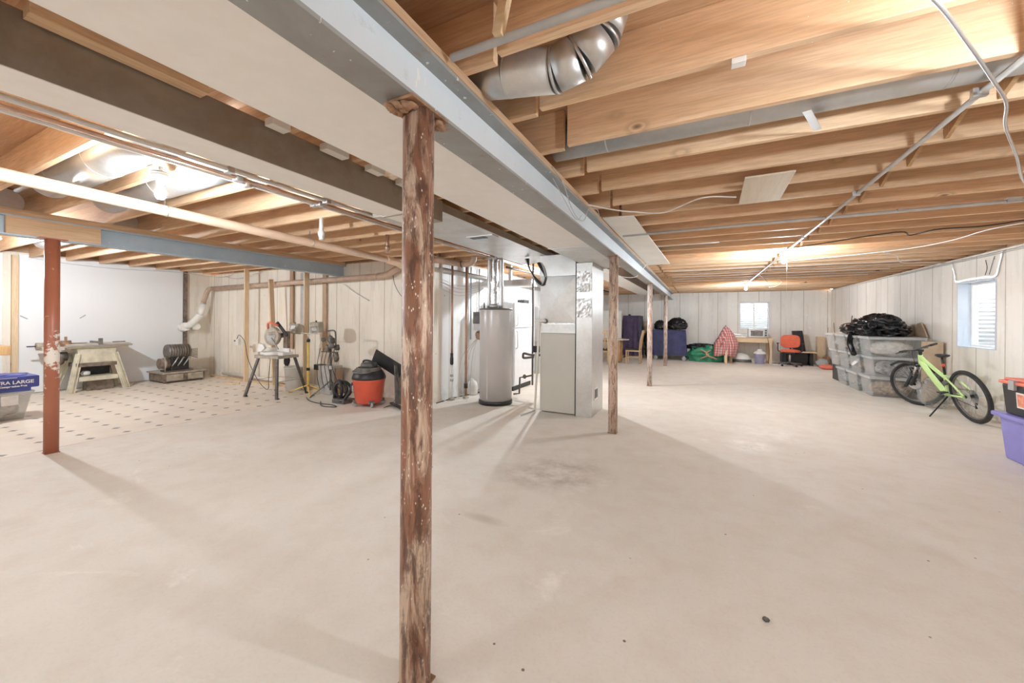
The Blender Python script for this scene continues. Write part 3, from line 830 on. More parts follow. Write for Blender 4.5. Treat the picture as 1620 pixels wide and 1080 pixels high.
# copper and conduit runs beside the trunk duct
for k, (x, z, r, mt, lb) in enumerate(((-2.87, 2.385, .016, 'cable', 'upper grey conduit running beside the brown trunk duct'),
                                       (-2.96, 2.375, .013, 'copper', 'aged copper water pipe running beside the brown trunk duct'),
                                       (-3.03, 2.375, .013, 'cable', 'lower grey conduit running beside the brown trunk duct'))):
    t = thing('ceiling_pipe', lb, 'pipe', (x, 0, z))
    MB().cyl((0, YB+.2, 0), (0, 12.5, 0), r, n=10).build('pipe', M[mt], t)
    for y in (1.45 + .1*k, 2.2, 3.5, 5.3): MB().box(-.03, .03, y-.02, y+.02, -.024, .02).build('clamp', M['steel'], t)
# hanging brown waste line over the utility side
t = thing('waste_pipe', 'dark brown pipe with curved trap under the joists left of the flue', 'pipe', (0, 5.35, 0))
MB().tube(smooth([(-4.38, -.52, 2.29), (-4.1, -.50, 2.32), (-3.82, -.42, 2.33), (-3.72, -.2, 2.32), (-3.62, 0, 2.31), (-3.45, 0, 2.31), (-3.38, 0, 2.36), (-3.37, 0, 2.42)], 5), .05, 16).build('pipe', M['pvcbrown'], t)
MB().torus((-3.6, -.0, 2.31), .055, .01, 'x', 20, 8).build('coupling', M['darkgrey'], t)
# valves hanging near the copper lines
for k, (x, y, lb) in enumerate(((-3.55, 2.66, 'pale valve body hanging under the joists left of the near pole'), (-3.5, 3.54, 'bent copper stub hanging under the joists beside the near pole'))):
    t = thing('pipe_valve', lb, 'valve', (x, y, 2.20))
    MB().cyl((0, 0, .226), (0, 0, .0), .022, n=14).build('stub', M['pvc' if k == 0 else 'copper'], t)
    MB().blob((0, 0, .06), (.035, .035, .045), .1, 2, k, 14, 10).build('valve_body', M['whiteplastic' if k == 0 else 'copper'], t)
    MB().bar((-.05, 0, .03), (.05, 0, .01), .012, .008).build('lever', M['steel'], t)
# right side: long bulb conduit, bent flexible conduit, cables
t = thing('lamp_conduit', 'long straight metal conduit linking the ceiling bulbs on the right side', 'conduit', (1.10, 0, 2.398))
MB().cyl((0, YB+.5, 0), (.02, 12.15, 0), .013, n=10).build('pipe', M['cable'], t)
for y in (2.42, 3.9, 5.6): MB().box(-.025, .025, y-.012, y+.012, -.018, .02).build('clip', M['steel'], t)
wire('flexible_conduit', [(.42, 1.38, 2.40), (.63, 1.60, 2.36), (.85, 1.93, 2.37), (1.06, 2.25, 2.37), (1.22, 2.5, 2.365), (1.36, 2.79, 2.36), (1.68, 3.35, 2.365), (2.03, 3.98, 2.37), (2.5, 4.7, 2.39)], .0065, 'steel', 'bent flexible metal conduit crossing the lamp conduit at the top right', 'conduit', n=8)
wire('black_cable', [(1.0, 6.6, 2.41), (1.41, 6.25, 2.405), (1.98, 5.78, 2.40), (2.15, 5.92, 2.38), (2.3, 5.72, 2.39), (2.68, 5.78, 2.40), (3.0, 5.5, 2.40), (3.7, 5.2, 2.40)], .008, 'cableblack', 'black cable snaking under the joists toward the right wall')
wire('white_cable', [(2.35, 7.3, 2.40), (2.6, 7.6, 2.38), (2.95, 8.4, 2.36), (3.3, 8.7, 2.38), (3.68, 8.9, 2.37)], .006, 'cablewhite', 'white cable drooping under the joists toward the right window')
wire('white_cable', [(3.3, 5.4, 2.40), (2.82, 5.87, 2.39), (2.75, 6.6, 2.39), (2.5, 7.2, 2.40), (1.6, 7.7, 2.40), (1.2, 7.9, 2.41)], .006, 'cablewhite', 'long straight white cable crossing diagonally to the pull cord bulb')
wire('pale_cable', [(1.1, 9.6, 2.40), (1.35, 10.6, 2.36), (1.5, 11.3, 2.36)], .007, 'cablewhite', 'short pale cable hanging off the conduit between the two far bulbs')
wire('pale_cable', [(1.7, 11.2, 2.41), (1.80, 11.4, 2.36), (1.72, 11.6, 2.28), (1.60, 11.8, 2.27)], .007, 'cablewhite', 'curled cable end hanging right of the farthest bulb')
wire('sheathed_cable', [(3.70, 3.0, 2.385), (3.70, 7.25, 2.385), (3.70, 9.3, 2.39), (3.70, 11.5, 2.385), (3.70, 15.2, 2.385)], .014, 'cablewhite', 'thick pale cable running along the top of the right wall', k=3)
wire('sheathed_cable', [(3.725, 3.0, 2.345), (3.725, 7.3, 2.35), (3.725, 9.3, 2.36), (3.725, 10.8, 2.355)], .007, 'cable', 'thinner grey cable just below the pale one on the right wall', k=3)
wire('wall_wire', [(3.735, 8.05, 2.30), (3.735, 8.02, 2.18), (3.735, 8.06, 2.08)], .004, 'cableblack', 'short dark wire hanging above the right window, left one', group=None)
wire('wall_wire', [(3.735, 7.86, 2.33), (3.735, 7.92, 2.2), (3.735, 7.97, 2.08)], .004, 'cableblack', 'short dark wire hanging above the right window, beside the tape horn')
wire('grey_cable', [(-.90, 3.30, 2.40), (-.72, 3.55, 2.40), (-.57, 3.65, 2.39), (-.31, 3.80, 2.39), (0, 3.55, 2.41), (.26, 3.64, 2.41)], .006, 'cablewhite', 'grey cable running from the steel beam to the small ceiling board')
wire('loose_wire', [(-.90, 2.40, 2.41), (-.90, 2.62, 2.38), (-.90, 2.82, 2.26), (-.90, 3.0, 2.21), (-.90, 3.2, 2.24), (-.90, 3.35, 2.38), (-.86, 3.48, 2.40), (-.84, 3.5, 2.33)], .0035, 'cable', 'thin looped wire dangling on the face of the main steel beam')
wire('loose_wire', [(-.93, 2.50, 2.37), (-.93, 2.8, 2.28), (-.93, 3.0, 2.225), (-.93, 3.12, 2.23), (-.93, 3.22, 2.29)], .003, 'cable', 'second thinner wire hanging against the pale blue beam')
wire('white_cable', [(-.86, 7.2, 2.42), (-1.0, 6.9, 2.15), (-1.25, 6.6, 2.13), (-1.5, 6.5, 2.19)], .005, 'cablewhite', 'white cable strung under the beam between the second and third poles')
wire('black_cable', [(-3.15, 6.1, 2.33), (-2.9, 8, 2.31), (-2.75, 10, 2.30), (-2.7, 14, 2.33)], .02, 'cableblack', 'thick dark pipe line under the joists far behind the furnace', 'pipe')
# wire bundle mess along far ceiling
for k in range(5):
    y = 8.6 + k*.55; pts = [(-.6 + .55*j, y + .12*noise.noise(Vector((j*.9, k, 2))), 2.412 - .02*abs(noise.noise(Vector((j*.7, k*3, 5))))) for j in range(8)]
    wire('ceiling_cable', pts, .007, 'cable' if k % 2 else 'cablewhite', 'cable lying across the far right joists before the back wall', group='cables across the far joists')
# sheets held under the joists
MB().obox((.44, 3.55, ZC-.008), (.30, .70, .012), (0, 0, -.02)).build('ceiling_board', M['ply'], label='small pale plywood board nailed under the right joists', cat='board', bevel=.001)
MB().prism([(-.895, 3.85), (-.60, 3.90), (-.50, 7.45), (-.895, 7.48)], 'z', ZC-.014, ZC-.002).build('ceiling_board', M['cream'], label='long cream board fixed under the joists along the main beam', cat='board')
t = thing('metal_bracket', 'short galvanised strap hanging between the oval duct and next joist', 'bracket', (.50, 2.40, 2.40))
MB().bar((-.05, -.15, -.01), (.06, .16, .015), .035, .004).build('strap', M['galv'], t)
t = thing('cable_clip', 'small white cable clip nailed under the golden joist', 'clip', (.13, YJ(0)-.02, ZC-.012))
MB().box(-.025, .025, -.02, .02, -.012, .010).build('clip_body', M['whiteplastic'], t, bevel=.002)
for s in (-1, 1): MB().cyl((s*.018, -.012, .0), (s*.018, -.012, .03), .004, n=8).build('nail', M['steel'], t)
m = MB().cyl((0, 0, 0), (0, .03, 0), .02, n=10)
# ================================================================= WORKSHOP STUDS
for x, lab, tilt in ((-8.66, 'bare pine stud standing alone nearest the wall corner', 0), (-7.72, 'leaning pine stud behind the mitre saw', .10), (-6.72, 'bare pine stud behind the yellow work light', .0)):
    t = thing('wall_stud', lab, 'stud', (x, 4.72, 0), .0)
    MB().bar((tilt*.6, 0, .03), (-tilt, 0, 2.16 if x > -7.9 and x < -7 else (ZC-.001 if x < -8 else 2.30)), .038, .089, (0, 1, 0)).build('stud', M['stud'], t, bevel=.002)
for x, lab in ((-7.52, 'brown stud fixed flat on the workshop wall behind the mitre saw'), (-6.52, 'brown stud fixed flat on the workshop wall right of the yellow pole')):
    MB().box(x-.05, x+.05, YM-.045, YM-.005, .75, 2.36).build('wall_stud', M['studb'], label=lab, cat='stud', bevel=.002)
MB().box(-7.28, -7.02, YM-.010, YM-.002, 1.1, 2.3).build('wall_patch', M['grey'], label='grey cement patch on the concrete behind the mitre saw', cat='patch')
MB().tube([(-9.9, 4.90, .10), (-6.15, 4.90, .055)], .032, 12).build('floor_pipe', M['pvc'], label='white pipe lying along the foot of the workshop wall', cat='pipe')
MB().box(-10.2, -6.3, 4.78, 4.84, 0, .04).build('base_board', M['rawx'], label='long wooden base plate on the floor before the workshop wall', cat='board', bevel=.002)
t = thing('power_outlet', 'small white outlet box hanging on the lone pine stud', 'outlet', (-8.80, 4.64, .90))
MB().box(-.05, .05, -.03, .03, -.10, .03).build('box', M['whiteplastic'], t, bevel=.004)
MB().box(-.15, -.05, -.01, .01, -.03, .0).build('plug', M['darkgrey'], t, bevel=.002)
wire('extension_cord', [(-8.78, 4.60, .93), (-8.6, 4.55, 1.02), (-8.3, 4.5, .88), (-8.0, 4.4, .55), (-7.5, 4.3, .2), (-7.2, 4.3, .05), (-7.0, 4.2, .3), (-6.95, 4.2, .7)], .006, 'cableblack', 'black power cord from the outlet to the mitre saw', 'cord')
MB().prism([(-9.0, 4.45), (-8.85, 4.40), (-8.55, 4.52), (-8.62, 4.58)], 'z', 0, .03).build('wood_offcut', M['stud'], label='wood offcut on the floor at the lone stud', cat='offcut')

# ================================================================= TABLE SAW
t = thing('table_saw', 'old beige table saw with open stand in front of the white panel', 'saw', (-10.17, 2.87, 0), 0)
x0, x1, y0, y1 = -.34, .12, -.40, .42
def leg(fx, fy, tx, ty):
    m = MB(); a = Vector((fx, fy, 0)); b = Vector((tx, ty, .70))
    m.bar(a, b, .11, .012, (1, 0, 0)); m.bar(a, b, .012, .09, (1, 0, 0)); return m
for fx, fy, tx, ty in ((.12, -.31, .07, -.19), (.12, .43, .07, .27), (-.32, -.42, -.25, -.22), (-.32, .40, -.25, .27)):
    leg(fx, fy, tx, ty).build('leg', M['sawbeige'], t, bevel=.002)
MB().taper(-.28, .09, -.22, .30, .52, .80, .12, .1).build('cabinet', M['sawbeige'], t, bevel=.01)
MB().box(-.28, .095, -.24, .30, .46, .53).build('rail', M['sawdark'], t, bevel=.003)
MB().box(-.28, .12, -.20, .31, .20, .28).build('shelf', M['sawbeige'], t, bevel=.004)
MB().box(-.28, -.24, -.2, .3, .28, .52).build('back_panel', M['black'], t)
MB().box(-.20, .02, -.08, .28, .005, .20).build('crate', M['sawdark'], t, bevel=.006)
MB().blob((-.05, -.08, .33), (.07, .06, .05), .3, 3, 2, 16, 10).build('rag', M['paper'], t)
MB().box(-.33, .13, -.36, .48, .84, .885).build('table_top', M['sawtop'], t, bevel=.004)
MB().box(-.31, .11, -.34, .46, .80, .84).build('apron', M['sawbeige'], t, bevel=.003)
MB().box(-.30, .05, -.62, -.36, .78, .84).build('side_extension', M['sawtop'], t, bevel=.004)
MB().box(.13, .16, -.40, .50, .83, .86).build('fence_rail', M['steel'], t, bevel=.003)
MB().bar((-.32, .06, .90), (.17, .06, .90), .03, .04).build('rip_fence', M['darkgrey'], t, bevel=.003)
MB().obox((.14, .06, .92), (.05, .05, .12)).build('fence_head', M['darkgrey'], t, bevel=.004)
MB().bar((-.1, -.30, .892), (.05, -.10, .90), .07, .012).build('mitre_gauge', M['iron'], t, bevel=.002)
MB().bar((-.05, .28, .895), (.02, .44, .90), .03, .02).build('push_stick', M['sawdark'], t, bevel=.002)
MB().cyl((.0, -.40, .90), (.0, -.28, .90), .05, n=18).build('hand_wheel', M['rust'], t)
MB().cyl((.0, -.34, .88), (.0, -.34, 1.02), .018, n=10).build('post', M['rust'], t)
MB().cyl((-.1, -.66, .86), (-.1, -.54, .86), .06, n=18).build('pulley', M['dust'], t)
MB().bar((-.1, -.76, .86), (-.1, -.64, .86), .02, .02).build('shaft', M['black'], t)
MB().blob((-.12, -.42, .62), (.10, .10, .13), .25, 2.5, 4, 18, 12).build('motor', M['sawdark'], t)
MB().cyl((-.1, -.45, .66), (-.1, -.30, .66), .08, n=20).build('belt_guard', M['iron'], t)

# two dark marks on the white panel
for y, z, rx, lb in ((2.16, 1.36, -.6, 'dark scrape on the white panel left of the red pole'), (2.87, 1.38, .7, 'small dark handle mark on the white panel above the table saw')):
    MB().obox((XL+.035, y, z), (.01, .10, .018), (rx, 0, 0)).build('panel_hook', M['grey'], label=lb.replace('scrape', 'hook').replace('handle mark', 'hook'), cat='hook', bevel=.002)

# ================================================================= TOOL CHEST WITH MACHINE
t = thing('metal_tool_tray', 'low dark metal tray box on the vinyl floor by the workshop corner', 'toolbox', (-10.15, 4.12, 0))
MB().box(-.42, .25, -.30, .42, .03, .20).build('tray_body', M['sawdark'], t, bevel=.006)
MB().box(-.45, .27, -.33, .45, .195, .225).build('rim', M['dust'], t, bevel=.004)
for y0, y1 in ((-.26, .02), (.10, .38)): MB().box(.25, .262, y0, y1, .05, .18).build('drawer_front', M['dust'], t, bevel=.003)
MB().box(.262, .275, .03, .09, .09, .13).build('latch', M['iron'], t, bevel=.003)
for sx in (-.38, .22):
    for sy in (-.27, .39): MB().box(sx-.02, sx+.02, sy-.02, sy+.02, 0, .04).build('foot', M['iron'], t)
t = thing('bench_motor', 'greasy ribbed motor machine sitting on the low metal tray', 'motor', (-10.12, 4.10, .226))
m = MB().cyl((0, -.16, .42), (0, .22, .42), .15, n=28)
m.build('motor_housing', M['darkgrey'], t)
rb = MB()
for k in range(9): rb.cyl((0, -.14+.042*k, .42), (0, -.125+.042*k, .42), .157, n=28)
rb.build('cooling_fins', M['sawdark'], t)
MB().box(-.13, .13, -.13, .19, .02, .32).build('housing', M['black'], t, bevel=.02)
MB().box(-.16, .16, -.2, .25, .0, .03).build('mounting_plate', M['iron'], t)
MB().cyl((.05, -.30, .18), (.05, -.14, .18), .11, n=24).build('pump_head', M['sawdark'], t)
MB().torus((.05, -.22, .18), .115, .012, 'y').build('pump_ring', M['dust'], t)
for k in range(3): MB().tube(smooth([(.14, -.12+.1*k, .12), (.19, -.08+.1*k, .22), (.15, -.02+.1*k, .30), (.10, .02+.1*k, .26)], 5), .012, 8).build('hose', M['steel'], t)
MB().cyl((.16, -.24, .0), (.16, -.24, .32), .008, n=8).build('rod', M['steel'], t)
m = MB()
for k in range(7): m.cyl((-.02, .22, .40-.02*k+.04), (.0, .40, .40-.035*k+.06), .010, n=6)
m.build('cooling_tubes', M['dust'], t)

# ================================================================= CLEAR TUB AND BLUE PACKAGE (left edge)
def tub(name, label, loc, sx, sy, h, mat='tub', lid='tublid', content=('stuffA',), k=.10, rz=0, group=None, seed=1, ribs=True):
    t = thing(name, label, 'tote', loc, rz, group)
    m = MB(); w = .004
    # walls as a tapered shell
    def ring(z, q): return [(-sx/2*q, -sy/2*q, z), (sx/2*q, -sy/2*q, z), (sx/2*q, sy/2*q, z), (-sx/2*q, sy/2*q, z)]
    q = 1-k
    v = ring(0, q) + ring(h, 1) + ring(h, 1-.02) + ring(.006, q-.02)
    f = [(0, 3, 2, 1)] + [(i, (i+1)%4, 4+(i+1)%4, 4+i) for i in range(4)] + [(4+i, 4+(i+1)%4, 8+(i+1)%4, 8+i) for i in range(4)] + [(8+i, 8+(i+1)%4, 12+(i+1)%4, 12+i) for i in range(4)] + [(12, 13, 14, 15)]
    m.add(v, f); m.build('tub', M[mat], t, bevel=.012)
    r = MB()
    for a, b, c, d in ((-sx/2-.015, sx/2+.015, -sy/2-.015, -sy/2+.004), (-sx/2-.015, sx/2+.015, sy/2-.004, sy/2+.015), (-sx/2-.015, -sx/2+.004, -sy/2, sy/2), (sx/2-.004, sx/2+.015, -sy/2, sy/2)):
        r.box(a, b, c, d, h-.03, h-.004)
    r.build('rim', M[mat if lid is None else 'tublid' if mat == 'tub' else mat], t, bevel=.004)
    if lid: MB().box(-sx/2-.02, sx/2+.02, -sy/2-.02, sy/2+.02, h-.003, h+.016).build('lid', M[lid], t, bevel=.008)
    rn = random.Random(seed)
    for j, c in enumerate(content):
        n = len(content); y = -sy/2*.72 + sy*.72*(j+.5)/n
        MB().blob((rn.uniform(-.05, .05), y, h*.42), (sx*.39, sy*.40/n, h*.38), .28, 2.6, seed+j, 26, 16, flat=-h*.40).build('contents', M[c], t)
    return t
t = tub('storage_tub', 'cloudy clear storage tub on the vinyl floor under the blue package', (-8.36, 1.44, .004), .50, .56, .36, content=('stuffC',), lid='tublid', k=.22, seed=3)
MB().box(.235, .262, .02, .16, .20, .33).build('latch', M['paper'], t, bevel=.004)
t = thing('vacuum_bag_package', 'dark blue package lettered EXTRA LARGE lying on the clear tub', 'package', (-8.34, 1.46, .382))
MB().box(-.22, .28, -.34, .31, .045, .20).build('pouch', M['bluebox'], t, bevel=.012)
MB().box(-.22, .275, -.30, .24, .0, .05).build('lower_flap', M['bluebox'], t, bevel=.01)
MB().blob((.0, -.02, .20), (.22, .30, .03), .3, 3, 5, 24, 12, flat=0).build('pouch_bulge', M['bluebox'], t)
def text(body, size, loc, rot, mat, parent, name='lettering', ext=.0015):
    c = bpy.data.curves.new(name, 'FONT'); c.body = body; c.size = size; c.extrude = ext; c.align_x = 'CENTER'; c.align_y = 'CENTER'
    c.offset = .0015
    tmp = bpy.data.objects.new('tmp_text', c); C.objects.link(tmp); bpy.context.view_layer.update()
    me = bpy.data.meshes.new_from_object(tmp.evaluated_get(bpy.context.evaluated_depsgraph_get())); bpy.data.objects.remove(tmp)
    me_o = bpy.data.objects.new(name, me); C.objects.link(me_o); me_o.location = loc; me_o.rotation_euler = rot; me_o.parent = parent
    me.materials.clear(); me.materials.append(M[mat]); return me_o
text('EXTRA LARGE', .060, (.283, .07, .125), (PI/2, 0, PI/2), 'label', t)
text('Compression Bags', .030, (.283, .09, .075), (PI/2, 0, PI/2), 'label', t, 'small_lettering')
MB().box(.279, .283, -.02, .12, .183, .188).build('print_line', M['label'], t)
# workbench corner at the left edge
t = thing('workbench', 'orange brown workbench corner poking in at the left edge', 'workbench', (-9.85, .95, 0))
MB().box(-.62, .62, -.8, .80, .80, .935).build('bench_top', M['honey'], t, bevel=.006)
for sx in (-.5, .45):
    for sy in (-.7, .35): MB().box(sx-.05, sx+.05, sy-.05, sy+.05, 0, .80).build('leg', M['stud'], t, bevel=.004)
MB().box(-.5, .45, -.7, .35, .25, .28).build('shelf', M['stud'], t)

# ================================================================= MITRE SAW ON ITS STAND
t = thing('tool_stand', 'black splayed four leg stand carrying the mitre saw', 'stand', (-6.80, 4.22, 0), math.radians(8))
zt = .72
for sx, sy in ((-1, -1), (1, -1), (1, 1), (-1, 1)):
    a = Vector((sx*.37, sy*.30, 0)); b = Vector((sx*.22, sy*.17, zt-.05))
    m = MB().bar(a, b, .05, .006, (1, 0, 0)); m.bar(a+Vector((0, sy*.02, 0)), b+Vector((0, sy*.02, 0)), .006, .045, (1, 0, 0)); m.build('leg', M['darkgrey'], t, bevel=.002)
    MB().box(a.x-.025, a.x+.025, a.y-.02, a.y+.03, 0, .02).build('foot', M['rubber'], t, bevel=.003)
for p, q in (((-.31, -.25), (.31, -.25)), ((.31, -.25), (.31, .25)), ((.31, .25), (-.31, .25)), ((-.31, .25), (-.31, -.25))):
    MB().bar((*p, .28), (*q, .28), .03, .005, (0, 0, 1)).build('brace', M['dust'], t)
MB().box(-.28, .28, -.21, .21, zt-.05, zt).build('platform', M['dust'], t, bevel=.006)
MB().box(-.42, -.24, -.10, .10, zt-.04, zt-.01).build('side_support', M['dust'], t, bevel=.004)
t = thing('mitre_saw', 'dusty mitre saw with round blade guard on the black stand', 'saw', (-6.80, 4.20, zt+.001), math.radians(8))
MB().lathe([(.17, 0), (.19, .01), (.19, .05), (.17, .06)], n=32).build('turntable', M['paper'], t)
MB().box(-.27, .27, -.09, .12, 0, .055).build('base', M['paper'], t, bevel=.008)
MB().box(-.27, -.05, .04, .07, .05, .12).build('fence', M['paper'], t, bevel=.004)
MB().box(.05, .27, .04, .07, .05, .12).build('fence', M['paper'], t, bevel=.004)
MB().prism([(-.30, .06), (-.20, .06), (-.12, .12), (-.16, .19), (-.27, .20)], 'y', -.12, -.08).build('paper_sheet', M['paper'], t)
MB().bar((.14, .10, .04), (.12, .12, .42), .09, .07, (0, 1, 0)).build('arm_column', M['sawdark'], t, bevel=.008)
MB().bar((.10, .08, .42), (-.10, -.06, .38), .06, .05).build('saw_arm', M['dust'], t, bevel=.006)
MB().cyl((-.09, -.02, .33), (-.09, .05, .33), .165, n=36).build('blade_guard', M['dust'], t)
MB().cyl((-.09, -.028, .33), (-.09, -.02, .33), .10, n=30).build('guard_plate', M['grey'], t)
MB().cyl((-.09, .05, .33), (-.09, .20, .36), .065, n=22).build('motor', M['black'], t)
MB().tube(smooth([(-.16, -.02, .47), (-.11, -.06, .56), (-.03, -.05, .57), (.05, 0, .52)], 6), .02, 12).build('handle', M['redlid'], t)
MB().bar((-.01, .03, .58), (.20, .06, .34), .03, .05).build('top_bar', M['black'], t, bevel=.004)
MB().bar((-.05, -.05, .30), (.10, -.03, .10), .02, .015).build('guard_link', M['grey'], t)
MB().blob((.17, .08, -.10), (.05, .05, .10), .3, 3, 3, 16, 10).build('dust_bag', M['black'], t)

# ================================================================= YELLOW WORK LIGHT
t = thing('work_light', 'yellow tripod work light with two caged lamp heads', 'work light', (-6.42, 4.56, 0))
MB().cyl((0, 0, .05), (0, 0, .98), .022, n=14).build('pole', M['yellow'], t)
MB().cyl((0, 0, .98), (0, 0, 1.12), .014, n=12).build('inner_pole', M['steel'], t)
for z in (.45, .97): MB().cyl((0, 0, z-.025), (0, 0, z+.025), .030, n=16).build('collar', M['black'], t)
for a in (200, 320, 60):
    a = math.radians(a); MB().tube([(0, 0, .16), (.42*math.cos(a), .30*math.sin(a), .012)], .013, 10).build('leg', M['yellow'], t)
MB().tube([(-.36, 0, 1.10), (.28, 0, 1.10)], .009, 8).build('crossbar', M['cream'], t)
def head(x, z, tilt):
    h = MB().obox((x, -.02, z), (.23, .11, .18), (tilt, 0, 0)).build('lamp_head', M['dust'], t, bevel=.012)
    m = MB()
    for k in range(7): m.tube([(x-.08+.027*k, -.075, z+(.03 if tilt < 0 else -.03)+.05), (x-.08+.027*k, -.10, z+(.07 if tilt < 0 else -.04)), (x-.08+.027*k, -.075, z+(.12 if tilt < 0 else -.12))], .0035, 6)
    m.build('wire_guard', M['steel'], h)
    MB().obox((x, -.073, z-.035 if tilt > 0 else z+.03), (.13, .004, .07), (tilt, 0, 0)).build('lens', M['cablewhite'], h)
    MB().cyl((x-.02, -.02, z+.08), (x-.02, -.02, z+.12), .012, n=10).build('knob', M['black'], h)
head(-.33, 1.18, -.3); head(.26, 1.22, .15)

# ================================================================= BUCKETS BEHIND
def bucket(label, loc, r0, r1, h, mat, bail=True, cat='bucket'):
    t = thing('bucket', label, cat, loc)
    MB().lathe([(r0, 0), (r1*.98, h*.94), (r1*1.05, h*.94), (r1*1.05, h), (r1, h), (r0*.97, .01), (0.001, .01)], n=32, cap=True).build('pail', M[mat], t)
    if bail: MB().tube(arc((0, 0, h*.93), r1*1.06, 0, PI, 12, 'xz'), .004, 6).xf(Matrix.Identity(4)).build('bail_handle', M['steel'], t)
    return t
bucket('white plastic bucket under the mitre saw stand near the wall', (-6.95, 4.66, 0), .15, .18, .46, 'whiteplastic', False)
t = thing('wastebasket', 'grey bin standing between the yellow light and black tripod', 'bin', (-6.08, 4.76, 0))
MB().taper(-.17, .17, -.13, .13, 0, .52, .18).build('bin_body', M['grey'], t, bevel=.012)
MB().box(-.30, -.12, -.12, .02, .43, .53).build('black_tray', M['black'], t, bevel=.005)
MB().box(.10, .20, -.04, .10, .0, .48).build('board_end', M['studb'], t, bevel=.003)

# ================================================================= BLACK TOOL TRIPOD
t = thing('tool_tripod', 'black tripod hung with tangled tools and cords', 'tripod', (-5.72, 4.48, 0))
MB().cyl((0, 0, .14), (0, 0, .86), .019, n=14).build('pole', M['darkgrey'], t)
MB().cyl((0, 0, .50), (0, 0, .56), .024, n=14).build('clamp_band', M['paper'], t)
for a in (215, 330, 80):
    a = math.radians(a); MB().tube([(0, 0, .30), (.36*math.cos(a), .30*math.sin(a), .012)], .012, 10).build('leg', M['darkgrey'], t)
MB().bar((-.20, -.02, .80), (.20, -.02, .80), .03, .02).build('crossbar', M['darkgrey'], t, bevel=.003)
m = MB(); rn = random.Random(5)
for k in range(9): m.blob((rn.uniform(-.12, .12), rn.uniform(-.07, .05), rn.uniform(.82, 1.04)), (rn.uniform(.03, .06), .04, rn.uniform(.03, .07)), .35, 3, k, 12, 8)
m.build('tool_head', M['darkgrey'], t)
MB().tube(smooth([(-.10, 0, 1.16), (.08, 0, 1.17), (.12, 0, 1.10), (.13, 0, .90)], 5), .013, 8).build('top_handle', M['iron'], t)
for k in range(5):
    x = -.20+.09*k; MB().tube(smooth([(x, -.05, .86), (x-.03, -.08, .6), (x+.03*(k-2), -.06, .35), (x+.02*k, -.05, .15+.02*k)], 5), .006, 6).build('hanging_cord', M['cableblack'], t)
MB().blob((.17, -.02, .72), (.05, .04, .08), .3, 3, 9, 14, 10).build('hook_tool', M['iron'], t)

# ================================================================= RED SHOP VACUUM
t = thing('shop_vacuum', 'red wet dry shop vacuum with black lid and casters', 'vacuum', (-4.74, 4.42, 0), math.radians(-12))
MB().lathe([(.19, .05), (.205, .07), (.245, .40), (.252, .41), (.252, .43), (.20, .43)], n=40).build('tank', M['red'], t)
MB().lathe([(.255, .425), (.258, .45), (.24, .50), (.19, .57), (.12, .61), (.03, .62)], n=40).build('lid', M['black'], t)
MB().lathe([(.13, .60), (.13, .65), (.11, .68), (.02, .685)], n=30).build('motor_cap', M['darkgrey'], t)
MB().tube(smooth([(-.16, 0, .60), (-.12, -.02, .70), (.10, -.02, .70), (.15, 0, .60)], 6), .016, 10).build('carry_handle', M['black'], t)
MB().obox((-.19, -.15, .27), (.12, .03, .09), (0, 0, -.8)).build('label_plate', M['grey'], t, bevel=.004)
for a in (250, 340, 70, 160):
    a = math.radians(a); c = MB().obox((.19*math.cos(a), .19*math.sin(a), .075), (.09, .09, .05), (0, 0, a)).build('caster_arm', M['darkgrey'], t, bevel=.006)
    MB().cyl((.22*math.cos(a)-.015*math.sin(a), .22*math.sin(a)+.015*math.cos(a), .04), (.22*math.cos(a)+.015*math.sin(a), .22*math.sin(a)-.015*math.cos(a), .04), .038, n=18).build('caster', M['grey'], c)
m = MB()
for k in range(3): m.torus((-.02+.02*k, -.02, .54+.025*k), .20-.015*k, .022, 'z', 40, 8)
m.build('hose', M['darkgrey'], t)
t = thing('vacuum_hose', 'coiled black ribbed hose on the floor left of the red vacuum', 'hose', (-5.36, 4.36, 0))
for k in range(3):
    MB().torus((0+.03*k, 0, .20), .15-.01*k, .024, 'y', 40, 8).xf(Matrix.Rotation(.5*k-.4, 4, 'Z')).build('coil', M['black'], t)
MB().tube(smooth([(-.10, 0, .12), (-.02, -.06, .05), (.2, -.10, .04), (.3, -.05, .18), (.33, .0, .34)], 6), .024, 10).build('free_end', M['black'], t)
MB().box(-.02, .26, -.12, .10, 0, .07).build('attachment', M['darkgrey'], t, bevel=.01)
t = thing('board_frame', 'black flat panel frame leaning beside the red vacuum', 'frame', (-4.38, 4.68, 0))
MB().bar((.12, 0, .02), (.02, .08, .62), .36, .018, (1, 0, 0)).build('panel', M['darkgrey'], t, bevel=.003)
MB().bar((-.42, -.10, .78), (.10, -.02, .52), .22, .022, (0, 1, 0)).build('top_flap', M['black'], t, bevel=.003)
MB().bar((-.02, -.12, .04), (.42, -.30, .02), .05, .03).build('floor_bar', M['black'], t, bevel=.003)
for k in range(3): wire('black_cable', [(-4.30+.03*k, 4.55, .50-.05*k), (-4.20, 4.5, .30), (-4.22+.04*k, 4.42, .1), (-4.35, 4.35, .012)], .004, 'cableblack', 'thin black cord trailing down beside the leaning black frame', 'cord', group='cords beside the black frame')
wire('extension_cord', [(-6.1, 4.3, .01), (-5.8, 4.15, .01), (-5.5, 4.10, .01), (-5.2, 4.12, .01), (-5.05, 4.05, .01), (-5.3, 4.0, .01), (-5.6, 4.2, .01)], .007, 'cableblack', 'black cord tangled on the floor before the tripod and vacuum', 'cord')
# light marks on wall
wire('wall_wire', [(-6.0, 4.97, 2.02), (-5.7, 4.97, 1.85), (-5.35, 4.97, 1.70)], .010, 'pvc', 'short white tube slanting on the workshop wall', 'tube')
